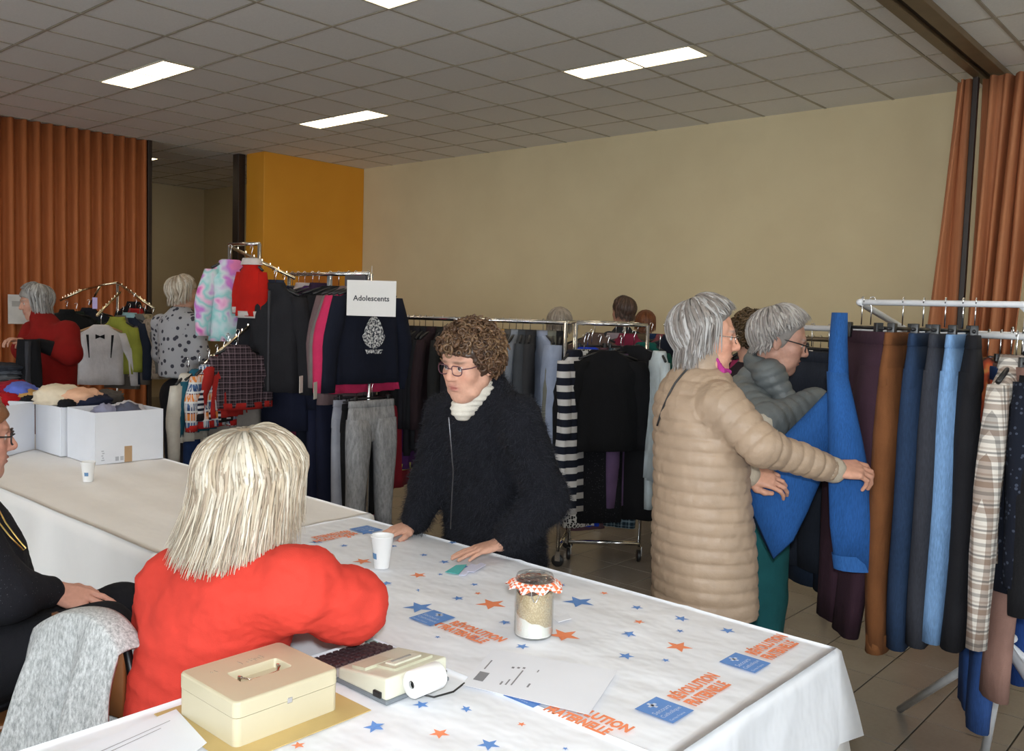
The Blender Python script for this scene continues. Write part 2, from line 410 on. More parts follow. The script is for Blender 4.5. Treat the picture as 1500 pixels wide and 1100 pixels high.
def star(px, py, rpx, colr, rot=None):
    p = at(px, py, z=TZ+.001); d = (p-Vector((0, 0, CAM_H))).dot(CF); R = rpx*d/FPX
    if not(-2.86 < p.x < -.87): return
    a0 = rot if rot is not None else random.uniform(-.25, .25)
    V = [(p.x, p.y, ztop(p.x, p.y)+.0012)]
    for k in range(10):
        rr = R if k % 2 == 0 else R*.42; a = a0+math.pi*k/5+math.pi/2; x, y = p.x+rr*math.cos(a), p.y+rr*math.sin(a)
        V.append((x, y, ztop(x, y)+.0012))
    mesh('star_print', V, [(0, k, k % 10+1) for k in range(1, 11)], colr, starc2 if p.y < 1.47 else starc)
B_ = [(614, 889, 24), (848, 882, 25), (463, 794, 11), (504, 799, 7), (475, 808, 5), (536, 780, 14), (621, 813, 7), (651, 823, 9), (645, 841, 5), (695, 856, 7), (533, 835, 9), (567, 855, 9), (614, 865, 6), (641, 933, 5), (671, 876, 10), (740, 913, 10), (696, 934, 8), (765, 947, 11), (933, 890, 10), (921, 930, 12), (917, 961, 13), (975, 967, 7), (998, 906, 12), (996, 924, 7), (1066, 923, 12), (822, 857, 8), (617, 1034, 13), (683, 1041, 9), (549, 1068, 17), (716, 1092, 18), (828, 1098, 5), (577, 800, 6), (663, 795, 8), (683, 830, 6), (560, 886, 8), (737, 975, 8)]
O_ = [(531, 822, 15), (613, 842, 13), (720, 885, 24), (640, 912, 15), (750, 858, 7), (826, 931, 26), (994, 947, 21), (936, 911, 9), (885, 869, 7), (586, 792, 9), (511, 787, 5), (764, 1062, 7), (644, 1076, 16), (437, 1094, 11), (700, 869, 6)]
for a in B_: star(*a, pblue)
for a in O_: star(*a, porange)
def text_mesh(s, size, m, parent, M, name='lettering', off=.0, bold=.0, align='LEFT'):
    cu = bpy.data.curves.new('t', 'FONT'); cu.body = s; cu.size = size; cu.offset = bold; cu.align_x = align; cu.resolution_u = 2; cu.extrude = 0
    o = bpy.data.objects.new('t', cu); C.objects.link(o); bpy.context.view_layer.update()
    me = bpy.data.meshes.new_from_object(o); bpy.data.objects.remove(o)
    V = [M @ v.co for v in me.vertices]; F = [tuple(p.vertices) for p in me.polygons]
    ob = mesh(name, V, F, m, parent); bpy.data.meshes.remove(me); return ob
def logo(x, y, flip=False, only=None, rz=0):
    # local: u along reading direction, v up
    R = Matrix.Rotation(rz, 4, 'Z'); B = Matrix.Translation((x, y, 0)) @ R @ Matrix(((0, -1, 0, 0), (1, 0, 0, 0), (0, 0, 1, 0), (0, 0, 0, 1)))
    par = starc2 if y < 1.40 else starc; z = ztop(x, y)+.0042
    def rect(u0, u1, v0, v1, m, name, dz=0): mesh(name, [B @ Vector((u, v, z+dz)) for u, v in ((u0, v0), (u1, v0), (u1, v1), (u0, v1))], [(0, 1, 2, 3)], m, par)
    rect(0, .088, -.005, .092, pblue, 'blue_block')
    wl = mat('print_pale', (.62, .68, .82), .6)
    for k, (t, sz) in enumerate((('Secours', .020), ('Catholique', .0165), ('Caritas France', .010))):
        text_mesh(t, sz, wl, par, B @ Matrix.Translation((.006, .040-.019*k, z+.0006)))
    m = mat('print_pale2', (.62, .68, .82), .6)
    rect(.038, .046, .060, .086, wl, 'cross_mark', .0006); rect(.029, .055, .069, .077, wl, 'cross_mark', .0006)
    for k, t in enumerate(('R\u00c9VOLUTION', 'FRATERNELLE')):
        o = text_mesh(t, .044, porange, par, B @ Matrix.Translation((.108, .046-.042*k, z)) @ Matrix.Diagonal((.70 if k == 0 else .60, 1, 1, 1)), bold=.0022)
logo(-.938, 1.605); logo(-.938, 1.983)
logo(-1.275, 1.452, rz=-math.pi/2)
logo(-2.700, 2.225, rz=math.pi)
logo(-1.80, 1.64, rz=-math.pi/2)
# --- cash box on a folded sheet of kraft paper
ivory = mat('ivory_enamel', (.56, .50, .35), .35, var=.04); ivd = mat('ivory_recess', (.74, .69, .53), .4, var=.03)
kp = MB().cbox((-1.72, .86, TZ+.0065), (-1.42, 1.19, TZ+.0085), .001); kr = kp.build('kraft_sheet', mat('kraft', (.55, .40, .16), .7)); tag(kr, 'yellow-brown kraft sheet lying under the ivory cash box', 'paper')
def rrect(x0, x1, y0, y1, r, z, n=6):
    P = []
    for cx, cy, a in ((x1-r, y1-r, 0), (x0+r, y1-r, 90), (x0+r, y0+r, 180), (x1-r, y0+r, 270)):
        for k in range(n+1): t = math.radians(a+90*k/n); P.append((cx+r*math.cos(t), cy+r*math.sin(t), z))
    return P
cb = empty('cash_box', (-1.58, 1.02, TZ+.0088), 0, 'ivory metal cash box with a wire handle in its recessed lid', 'cash box')
hx, hy = .108, .122
b_ = MB(); b_.rings([rrect(-hx, hx, -hy, hy, .014, 0), rrect(-hx, hx, -hy, hy, .014, .056)]); b_.build('body', ivory, cb)
l_ = MB(); k0 = 0
rg = [rrect(-hx-.001, hx+.001, -hy-.001, hy+.001, .015, .0575), rrect(-hx-.001, hx+.001, -hy-.001, hy+.001, .015, .084), rrect(-hx+.001, hx-.001, -hy+.001, hy-.001, .014, .0875), rrect(-hx+.004, hx-.004, -hy+.004, hy-.004, .012, .089)]
inn = [rrect(-.033, .033, -.062, .062, .008, .089), rrect(-.031, .031, -.060, .060, .007, .0885), rrect(-.027, .027, -.055, .055, .006, .071)]
l_.rings(rg+inn, False); n_ = 28; l_.F.append(tuple(range(n_))[::-1]); l_.F.append(tuple(range(n_*6, n_*7)))
lid = l_.build('lid', ivory, cb)
hd = MB(); hd.tube([(0, -.046, .072), (0, -.046, .083), (.008, -.044, .0865), (.020, -.030, .083), (.022, 0, .082), (.020, .030, .083), (.008, .044, .0865), (0, .046, .083), (0, .046, .072)], .0016, 8); hd.build('wire_handle', mat('steel_wire', (.55, .45, .36), .25, 1), cb, True)
for s_ in (-1, 1): MB().tube([(-.004, s_*.046, .071), (-.004, s_*.046, .086), (.004, s_*.046, .087)], .0032, 8).build('handle_loop', CHROME, cb)
ink = mat('pencil_ink', (.30, .24, .18), .8)
for k, y in enumerate((-.078, -.070, -.012, .004, .012, .019, .026, .033, .040)):
    L_ = .004+.004*((k*7) % 3); x = -.056+.003*((k*5) % 2)
    MB().tube([(x-L_, y, .0893), (x, y+.0025*((k % 3)-1), .0896), (x+L_*.6, y+.002, .0893)], .0005, 5).build('pencil_stroke', ink, lid)
MB().cbox((hx-.0005, -.006, .052), (hx+.002, .006, .064), .0008).build('lock', CHROME, cb)
# --- printing calculator
e = empty('printing_calculator', (-1.56, 1.325, TZ+.0055), 0, 'beige desktop printing calculator with black keys beside the cash box', 'calculator')
cal = mat('calc_beige', (.66, .65, .53), .45, var=.03); cald = mat('calc_recess', (.58, .57, .44), .5, var=.03); calb = mat('calc_base', (.16, .18, .20), .5)
def wedge(x0, x1, y0, y1, zA, zB, z0=.006):
    return MB().add([(x0, y0, z0), (x1, y0, z0), (x1, y1, z0), (x0, y1, z0), (x0, y0, zA), (x1, y0, zB), (x1, y1, zB), (x0, y1, zA)], [(3, 2, 1, 0), (4, 5, 6, 7), (0, 1, 5, 4), (1, 2, 6, 5), (2, 3, 7, 6), (3, 0, 4, 7)])
MB().cbox((-.135, -.098, 0), (.145, .092, .010), .003).build('base', calb, e)
o = wedge(-.03, .140, -.094, .088, .034, .058).build('housing', cal, e); bv = o.modifiers.new('b', 'BEVEL'); bv.width = .006; bv.segments = 3
o = wedge(-.133, -.03, -.094, .088, .018, .030).build('keyboard', mat('calc_kb', (.30, .27, .26), .5), e); bv = o.modifiers.new('b', 'BEVEL'); bv.width = .003
o = wedge(.004, .05, -.080, .0, .0455, .052, .03).build('display_window', cald, e)
o = wedge(.055, .115, -.05, .065, .0525, .0605, .03).build('printer_cover', cald, e)
o = wedge(.066, .098, -.035, .045, .0575, .0625, .03).build('paper_slot', mat('calc_cream', (.72, .71, .60), .4), e)
MB().box((.075, -.028, .0600), (.081, .030, .0612)).build('tear_bar', mat('grey_bar', (.3, .3, .28), .4), e)
kb = mat('key_dark', (.055, .03, .035), .45); key0 = None
for i in range(5):
    for j in range(9):
        if i == 0 and j > 6: continue
        x = -.122+i*.0195; z = .0195+.117*.013/.117*(i*.19); y = -.086+j*.0195
        if key0 is None: key0 = MB().cbox((-.0072, -.0078, 0), (.0072, .0078, .009), .0025).build('key', kb, e); key0.location = (x, y, .0185+i*.0023)
        else: inst(key0, e, (x, y, .0185+i*.0023))
MB().cbox((-.128, .062, .020), (-.10, .084, .029), .003).build('teal_key', mat('key_teal', (.25, .42, .42), .5), e)
for y in (-.082, -.02): MB().cbox((.139 if y > -.05 else .10, -.10 if y < -.05 else -.02, .010), (.146 if y > -.05 else .125, -.093 if y < -.05 else 0, .024), .002).build('socket', BLACKP, e)
MB().tube([(.146, -.015, .016), (.165, -.02, .010), (.19, .0, .0045), (.20, .05, .0045), (.185, .10, .0045)], .0022, 6).build('cord', BLACKP, e, True)
ro = MB(); rl = []
for k in range(2): pass
prf = [(.004, 0), (.022, 0), (.022, .057), (.004, .057)]
r_ = MB().lathe([(.009, .0), (.029, .0), (.030, .002), (.030, .078), (.029, .08), (.009, .08)], 28, cap=False)
Rr = Matrix.Rotation(-math.pi/2, 3, 'X'); r_.V = [tuple(Rr @ Vector(v)) for v in r_.V]
roll = r_.build('paper_roll', mat('roll_white', (.86, .86, .85), .6, var=.02), e, True); roll.location = (.176, -.055, .044)
MB().tube([(.176, -.050, .044), (.176, .045, .044)], .0075, 10).build('roll_spindle', BLACKP, e)
for y in (.045,): MB().tube([(.135, y, .045), (.180, y, .046)], .004, 6).build('roll_arm', BLACKP, e)
# --- sheets
pap = mat('sheet_white', (.80, .82, .88), .6, var=.02); prt = mat('sheet_print', (.25, .25, .27), .8)
def sheet(P, label, marks=None, dz=.0095, name='printed_sheet'):
    V = []; n = 8
    for i in range(n+1):
        for j in range(n+1):
            u, v = i/n, j/n; p = P[0]*(1-u)*(1-v)+P[1]*u*(1-v)+P[2]*u*v+P[3]*(1-u)*v
            V.append((p.x, p.y, TZ+dz+.001*(u-.5)**2*4*v))
    F = [(i*(n+1)+j, (i+1)*(n+1)+j, (i+1)*(n+1)+j+1, i*(n+1)+j+1) for i in range(n) for j in range(n)]
    o = mesh(name, V, F, pap, None, False); md = o.modifiers.new('s', 'SOLIDIFY'); md.thickness = .0006
    tag(o, label, 'paper')
    for (u0, v0, u1, v1) in marks or []:
        Q = []
        for u, v in ((u0, v0), (u1, v0), (u1, v1), (u0, v1)):
            p = P[0]*(1-u)*(1-v)+P[1]*u*(1-v)+P[2]*u*v+P[3]*(1-u)*v; Q.append((p.x, p.y, TZ+dz+.0012+.001*(u-.5)**2*4*v))
        mesh('print_line', Q, [(0, 1, 2, 3)], prt, o)
    return o
z = TZ
g = lambda x, y: at(x, y, z=TZ+.006)
sheet([g(676, 1005), g(722, 953), g(905, 985), g(862, 1050)], 'white printed sheet of paper with a small dark logo lying beside the calculator',
      [(.16, .05, .38, .13), (.45, .06, .70, .072), (.18, .26, .26, .275), (.20, .30, .34, .312), (.22, .34, .60, .352), (.60, .25, .64, .27), (.62, .29, .66, .31), (.64, .33, .68, .35), (.62, .45, .68, .46), (.25, .46, .34, .475)])
sheet([g(40, 1130), g(258, 1042), g(303, 1092), g(190, 1180)], 'curled white printed sheet lying at the table edge beside the cash box', [(.3, .2, .9, .21), (.3, .27, .8, .28)], .0105)
# small papers by the black cardigan's hand, key tag by the jar
tl = mat('teal_card', (.10, .50, .50), .5); lv = mat('lavender_card', (.68, .70, .88), .5)
for k, (pp, m, lab, nm) in enumerate([([(652, 838), (668, 828), (684, 827), (672, 841)], tl, 'small teal paper card on the star cloth near the hand', 'teal_card'), ([(672, 843), (690, 826), (698, 828), (682, 843)], lv, 'small pale lilac card beside the teal one', 'lilac_card'), ([(684, 838), (704, 825), (712, 828), (694, 839)], lv, 'narrow pale lilac strip of paper by the wrinkled hand', 'lilac_strip'), ([(812, 908), (832, 900), (837, 908), (818, 913)], pap, 'little white paper slip right beside the glass jar', 'white_slip')]):
    P = [at(x, y, z=TZ+.006) for x, y in pp]; V = [(p.x, p.y, TZ+.0055+.001*k) for p in P]+[(p.x, p.y, TZ+.007+.001*k) for p in P]
    tag(mesh(nm, V, [(3, 2, 1, 0), (4, 5, 6, 7), (0, 1, 5, 4), (1, 2, 6, 5), (2, 3, 7, 6), (3, 0, 4, 7)], m), lab, 'paper')
# --- paper cups
cupm = mat('paper_cup', (.86, .86, .86), .5, var=.02); cupl = mat('cup_logo', (.12, .25, .45), .6)
def cup(p, label, rz=0, sc=1):
    e = empty('paper_cup', p, rz, label, 'cup', None); e.scale = (sc,)*3
    MB().lathe([(.022, 0), (.0225, .001), (.0335, .094), (.0355, .096), (.0355, .099), (.033, .099), (.032, .094), (.021, .004)], 28).build('cup_wall', cupm, e, True)
    V = []
    for i in range(5):
        for j in range(3):
            a = -.35+.7*i/4; zz = .030+.018*j/2; r = .0226+.011*(zz/.094)+.0004; V.append((r*math.cos(a), r*math.sin(a), zz))
    mesh('cup_print', V, [(i*3+j, (i+1)*3+j, (i+1)*3+j+1, i*3+j+1) for i in range(4) for j in range(2)], cupl, e)
    return e
cup(at(559, 831, z=TZ+.004), 'white paper cup with a blue mark standing on the star cloth', math.radians(-95), 1.1)
cup(at(129, 705, z=TZ+.006), 'white paper cup standing alone on the plain cloth before the boxes', math.radians(-40), .95)
# --- preserving jar
J = at(781, 930, z=TZ+.004)
e = empty('preserving_jar', J, 0, 'glass clip-top jar of layered dry ingredients with orange checked cloth', 'jar')
gl = NT('clear_glass'); gtr = gl.node('ShaderNodeBsdfTransparent'); ggl = gl.node('ShaderNodeBsdfGlossy'); ggl.inputs['Roughness'].default_value = .04; lw = gl.node('ShaderNodeLayerWeight'); lw.inputs[0].default_value = .35
mx = gl.node('ShaderNodeMixShader'); gl.ln(gl.math('ADD', gl.math('MULTIPLY', lw.outputs['Facing'], .45), .03), mx.inputs[0]); gl.ln(gtr.outputs[0], mx.inputs[1]); gl.ln(ggl.outputs[0], mx.inputs[2]); gl.ln(mx.outputs[0], gl.n['Material Output'].inputs[0])
gtr.inputs[0].default_value = (.96, .965, .955, 1)
R_ = .052
MB().lathe([(R_*.86, 0), (R_*.97, .004), (R_, .012), (R_, .130), (R_*.95, .142), (R_*.90, .150), (R_*.86, .150), (R_*.90, .140), (R_*.955, .128), (R_*.955, .012), (R_*.9, .006)], 40).build('glass_body', gl.m, e, True)
def layer(name, zb, zt, m, r=R_*.93, seed=0):
    n = 32; V = []
    rings = []
    for k in range(2):
        rings.append([(r*math.cos(2*math.pi*j/n), r*math.sin(2*math.pi*j/n), (zb if k == 0 else zt)(r*math.cos(2*math.pi*j/n), r*math.sin(2*math.pi*j/n))) for j in range(n)])
    b = MB().rings(rings); return b.build(name, m, e)
ux, uy = CR.x, CR.y
sl = lambda z0, k: (lambda x, y: z0-k*(x*ux+y*uy)+.002*math.sin(190*x)+.002*math.sin(170*y))
layer('white_powder', lambda x, y: .007, sl(.046, .38), mat('flour', (.9, .89, .86), .9, var=.02))
ot = NT('oats'); co = ot.coord(); v = ot.node('ShaderNodeTexVoronoi'); v.inputs['Scale'].default_value = 260; ot.ln(co, v.inputs['Vector']); ot.col(ot.ramp(v.outputs[0], [(.1, (.80, .68, .47)), (.6, (.56, .44, .28))])); ot.b.inputs['Roughness'].default_value = .9; ot.bump(v.outputs[0], .6, .004)
layer('oat_layer', lambda x, y: sl(.046, .38)(x, y)+.0005, sl(.122, -.05), ot.m)
layer('chocolate_layer', lambda x, y: sl(.122, -.05)(x, y)+.0005, lambda x, y: .139, mat('choc', (.10, .055, .045), .6), R_*.90)
ck = NT('orange_check'); co = ck.coord(); ch = ck.node('ShaderNodeTexChecker'); ch.inputs['Scale'].default_value = 95; ck.ln(co, ch.inputs['Vector']); ck.ln(ch.outputs[0], ck.b.inputs['Base Color']); ch.inputs[1].default_value = (.85, .17, .06, 1); ch.inputs[2].default_value = (.9, .85, .82, 1); ck.b.inputs['Roughness'].default_value = .8
def frill(u, v):
    a = 2*math.pi*u; w_ = .006*math.sin(9*a)+.004*math.sin(5*a+1); r = R_*.93+.004+(.020+w_)*v; return (r*math.cos(a), r*math.sin(a), .152-.010*v-.012*v*v*(.6+.4*math.sin(9*a+1)))
MB().grid(frill, 73, 5).build('checked_cloth', ck.m, e, True).modifiers.new('s', 'SOLIDIFY').thickness = .0012
MB().lathe([(R_*.80, .151), (R_*.95, .153), (R_*.97, .160), (R_*.92, .166), (R_*.6, .170), (.002, .171), (.002, .167), (R_*.6, .166), (R_*.8, .160)], 36).build('glass_lid', gl.m, e, True)
wm = mat('clip_wire', (.6, .6, .6), .25, 1)
d_ = Vector((-CF.x, -CF.y, 0)).normalized(); s_ = Vector((d_.y, -d_.x, 0))
MB().tube([d_*(R_+.004)+s_*k_*.011+Vector((0, 0, zz)) for k_, zz in ((-1, .150), (-.9, .125), (-.3, .108), (.3, .108), (.9, .125), (1, .150))], .0014, 6).build('wire_clip', wm, e, True)
MB().lathe([(R_*.985, .140), (R_*1.01, .141), (R_*1.01, .144), (R_*.985, .145)], 36).build('wire_band', wm, e, True)
# --- cardboard boxes with clothes
cardw = mat('white_card', (.74, .76, .82), .6, var=.03); tape = mat('brown_tape', (.45, .29, .16), .4)
def carton(p, rz, sx, sy, h, label, marks=False):
    e = empty('cardboard_box', p, rz, label, 'box'); t = .005
    MB().box((0, 0, 0), (sx, sy, t)).build('bottom', cardw, e)
    for a, b in (((0, 0, t), (sx, t, h)), ((0, sy-t, t), (sx, sy, h)), ((0, t, t), (t, sy-t, h)), ((sx-t, t, t), (sx, sy-t, h))): MB().cbox(a, b, .0015).build('side_panel', cardw, e)
    if marks:
        MB().box((sx, sy*.42, 0), (sx+.001, sy*.53, .085)).build('tape_strip', tape, e)
        gm = mat('card_print', (.45, .47, .52), .8)
        for k in (.29, .36): MB().box((sx, sy*k, .012), (sx+.0008, sy*k+.018, .034)).build('print_mark', gm, e)
        for k in range(5): MB().box((sx, .034+.004*(k % 2), .018+.012*k), (sx+.0008, .050-.003*(k % 3), .024+.012*k)).build('print_mark', gm, e)
    return e
BZ = TZ+.006
carton((-4.95, 1.985, BZ), 0, .34, .37, .272, 'open white cardboard box with brown tape at its base, nearly empty', True)
carton((-5.32, 1.96, BZ), 0, .345, .36, .268, 'open white cardboard box heaped with cream and dark clothes, middle of three')
carton((-5.315, 1.955, BZ), math.radians(180+38), .36, .30, .268, 'open white cardboard box heaped with red and blue clothes')
def noise3(P, s=1.0, seed=0):
    P = np.asarray(P, float)*s; r = np.random.RandomState(seed); out = np.zeros(len(P))
    for k in range(9):
        v = r.normal(size=3); v /= np.linalg.norm(v); fq = 1.0*(1.35**k)
        out += np.sin(P @ v*fq*2.2+r.uniform(0, 6.28)+1.3*np.sin(P @ r.normal(size=3)*fq*.7))/(1.25**k)
    return out/4
def crumple(name, c, p, r, label, seed, cat='clothes', m=None):
    bm = bmesh.new(); bmesh.ops.create_icosphere(bm, subdivisions=4, radius=1)
    V = np.array([v.co for v in bm.verts]); F = [[v.index for v in f.verts] for f in bm.faces]; bm.free()
    n = noise3(V, 2.2, seed); n2 = noise3(V, 6, seed+1)
    V = V*(1+.30*np.abs(n)[:, None]-.1+.07*n2[:, None])*np.array(r); V[:, 2] = np.maximum(V[:, 2], -r[2]*.45)
    o = mesh(name, V, F, m or cloth_mat(c), None, True); o.location = p; return tag(o, label, cat)
def cloth_mat(c, rough=.9, var=.14):
    key = 'cloth_'+(c if isinstance(c, str) else '%.3f_%.3f_%.3f' % tuple(c[:3]))
    if key in MC: return MC[key]
    t = NT(key); l = lin(c); co = t.coord(); n = t.noise(co, 9, 5, .6); n2 = t.noise(co, 380, 2)
    a = t.ramp(n, [(.3, [v*(1-var) for v in l[:3]]), (.7, [min(1, v*(1+var)) for v in l[:3]])]); t.col(a)
    t.b.inputs['Roughness'].default_value = rough; t.b.inputs['Specular IOR Level'].default_value = .25; t.bump(t.math('ADD', t.math('MULTIPLY', n2, .12), t.noise(t.coord('Object', (1, 1, .45)), 16, 3, .55)), .45, .02); MC[key] = t.m; return t.m
tz = BZ+.255
for k, (px, py, dx, c, r, lab) in enumerate([
        (90, 580, -5.15, 'd9cbb4', (.13, .15, .075), 'crumpled cream knitted garment heaped in the middle cardboard box'), (118, 583, -5.06, 'd7a98c', (.09, .12, .06), 'crumpled salmon pink garment heaped in the middle cardboard box'),
        (130, 588, -5.05, '1c2136', (.10, .13, .05), 'crumpled navy garment hanging over the middle box edge'), (155, 584, -5.12, '4c4743', (.08, .10, .055), 'crumpled grey-brown garment at the back of the middle box'),
        (98, 592, -5.0, '121216', (.04, .05, .03), 'black rolled garment on the middle box edge'),
        (14, 588, -5.52, 'a3131c', (.10, .10, .06), 'crumpled red garment with a white stripe in the turned box'), (30, 572, -5.55, '5b6cc0', (.12, .09, .06), 'crumpled periwinkle blue garment in the turned box'), (20, 566, -5.65, '8a1428', (.13, .12, .06), 'crumpled crimson garment at the back of the turned box'),
        (48, 583, -5.45, 'b28a52', (.07, .08, .05), 'crumpled tan garment in the corner of the turned box'), (42, 590, -5.40, '17171c', (.05, .05, .045), 'crumpled black garment at the corner of the turned box')]):
    p = at(px, py, x=dx); p.z = max(tz-.03, min(p.z, tz+.05)); crumple('folded_garment', c, p, r, lab, 20+k)
for k, (x, y, c, lab) in enumerate([(-4.80, 2.12, '8d8fa8', 'grey lilac garment lying deep in the nearly empty box'), (-4.75, 2.22, '55586a', 'slate garment lying deep in the nearly empty box'), (-4.82, 2.26, 'b9b6bb', 'pale grey garment lying deep in the nearly empty box')]):
    crumple('folded_garment', c, (x, y, BZ+.19), (.10, .09, .11), lab, 40+k)
# ================================================================== clothes racks and hanging clothes
def ptn(name, fn, rough=.9):
    if name in MC: return MC[name]
    t = NT(name); t.col(fn(t)); t.b.inputs['Roughness'].default_value = rough; t.b.inputs['Specular IOR Level'].default_value = .25
    t.bump(t.noise(t.coord(), 350, 2), .3, .002); MC[name] = t.m; return t.m
def stripes(name, c1, c2, per, duty=.5, ax=2):
    return ptn(name, lambda t: t.ramp(t.math('FRACT', t.math('DIVIDE', t.sep(t.coord())[ax], per)), [(0, c1), (duty, c2)], 'CONSTANT'))
def plaid(name, base, l1, l2, per=.09):
    def f(t):
        sx = t.sep(t.coord()); out = lin(base)
        for ax in (0, 2):
            fr = t.math('FRACT', t.math('DIVIDE', sx[ax], per))
            k = t.ramp(fr, [(0, (.55,)*3), (.22, (0,)*3), (.46, (.35,)*3), (.54, (0,)*3)], 'CONSTANT'); out = t.mix(k, out, lin(l1))
            k2 = t.ramp(fr, [(0, (0,)*3), (.30, (.6,)*3), (.38, (0,)*3), (.70, (.45,)*3), (.84, (0,)*3)], 'CONSTANT'); out = t.mix(k2, out, lin(l2))
        return out
    return ptn(name, f)
def blotch(name, cols, scale=9, vor=False):
    def f(t):
        co = t.coord(); n = t.noise(co, scale, 1.5, .5); k = len(cols)
        return t.ramp(n, [(.3+.4*i/(k-1), c) for i, c in enumerate(cols)])
    return ptn(name, f)
def dots(name, c1, c2, scale=22, r=.3):
    def f(t):
        v = t.node('ShaderNodeTexVoronoi'); v.inputs['Scale'].default_value = scale; t.ln(t.coord(), v.inputs['Vector'])
        return t.ramp(v.outputs[0], [(0, c2), (r, c2), (r+.04, c1)])
    return ptn(name, f)
HANG_B = BLACKP; HANG_W = mat('wood_hanger', (.42, .24, .11), .4)
_gs = [100]
def ell(z, a, b, cx=0, cy=0, n=24, p=2.5, rip=0, ph=0, k=5):
    P = []
    for j in range(n):
        t = 2*math.pi*j/n; c, s = math.cos(t), math.sin(t)
        x = math.copysign(abs(c)**(2/p), c)*a; y = math.copysign(abs(s)**(2/p), s)*b
        y += rip*math.sin(k*x/a*2+ph)*(1 if abs(s) > .05 else .3)
        P.append((cx+x, cy+y, z))
    return P
def hanger(root, m, w=.40, clip=False, z0=-.09):
    b = MB(); b.tube([(.012, 0, -.012), (.012, 0, 0), (.006, 0, .007), (-.004, 0, .006), (-.009, 0, -.004), (0, 0, -.03), (0, 0, z0)], .0022, 6)
    b.build('hanger_hook', CHROME, root, True)
    b = MB()
    if clip:
        b.tube([(-w/2, 0, z0-.01), (w/2, 0, z0-.01)], .006, 8)
        for s in (-1, 1): b.cbox((s*w*.38-.012, -.012, z0-.045), (s*w*.38+.012, .012, z0+.008), .002)
    else: b.tube([(-w/2, 0, z0-.055), (-w/4, 0, z0-.022), (0, 0, z0-.003), (w/4, 0, z0-.022), (w/2, 0, z0-.055)], .008, 8)
    b.build('hanger_bar', m, root, True)
def top(name, m, label, cat, w=.44, l=.64, t=.05, sl=.56, p=(0, 0, 0), rz=0, group=None, collar=None, zipm=None, sw=.062, trim=None, hm=None, out=.02, hood=False, flare=1.0, sleeve_m=None, seed=None):
    _gs[0] += 1; r = random.Random(seed or _gs[0]); e = empty(name, p, rz, label, cat, group); hanger(e, hm or HANG_B, w*.9)
    ph = r.uniform(0, 6.28); z = -.088; b = MB(); R = []
    S_ = [(z, .055, .034, 0), (z-.012, .075, .036, 0), (z-.035, w*.27, .038, 0), (z-.062, w*.40, .040, 0), (z-.092, w*.475, .043, 0), (z-.13, w*.49, t*.95, .003), (z-.17, w*.485, t, .005)]
    for k in range(1, 7): u = k/6; S_.append((z-.17-(l-.17)*u, w*(.48+.02*u*flare+.06*(flare-1)*u), t*(1+.1*u*flare), .007+.011*u))
    for q, (zz, a, bb, rp) in enumerate(S_): R.append(ell(zz+(.006*math.sin(ph) if q == len(S_)-1 else 0), a, bb, 0, 0, 24, 2.5, rp, ph+q*.25))
    bd = b.rings(R).build('body', m, e, True)
    for s in (-1, 1):
        if sl <= 0: break
        R = []; o1 = out+r.uniform(-.01, .02); fy = r.uniform(-.02, .03)
        for k in range(9):
            u = k/8; x = s*(w*.425+(o1+.035)*min(1, u*2.2)+o1*u*.5); zz = z-.066-.03*min(1, u*4)-(sl-.05)*u
            rw = sw*(1-.34*u)*(.7+.3*min(1, u*4)); R.append(ell(zz, rw, rw*.78, x, fy*u, 14, 2.2, .004*math.sin(u*9+ph), ph+u*3, 3))
        so = b.__class__().rings(R).build('sleeve', sleeve_m or m, e, True)
        if trim: MB().rings([ell(z-.085-(sl-.05)+.03, sw*.68, sw*.55, x, fy, 14, 2.2), ell(z-.088-(sl-.05)-.004, sw*.68, sw*.55, x, fy, 14, 2.2)]).build('cuff', trim, e, True)
    if collar: MB().rings([ell(z-.022, .078, .044), ell(z+.004, .066, .042), ell(z+.02, .06, .04), ell(z+.014, .052, .034), ell(z-.014, .05, .03)], False).build('collar', collar, e, True)
    if hood: MB().rings([ell(z-.03, .10, .05, 0, -.02), ell(z+.0, .10, .06, 0, -.035), ell(z-.06, .09, .05, 0, -.07), ell(z-.12, .04, .02, 0, -.06)]).build('hood', m, e, True)
    if trim: MB().rings([ell(z-l+.03, w*.508, t*1.13), ell(z-l-.012, w*.505, t*1.13)]).build('hem_band', trim, e, True)
    if zipm: MB().box((-.006, t*.98, z-l+.01), (.006, t*1.16, z-.03)).build('zip', zipm, e)
    return e
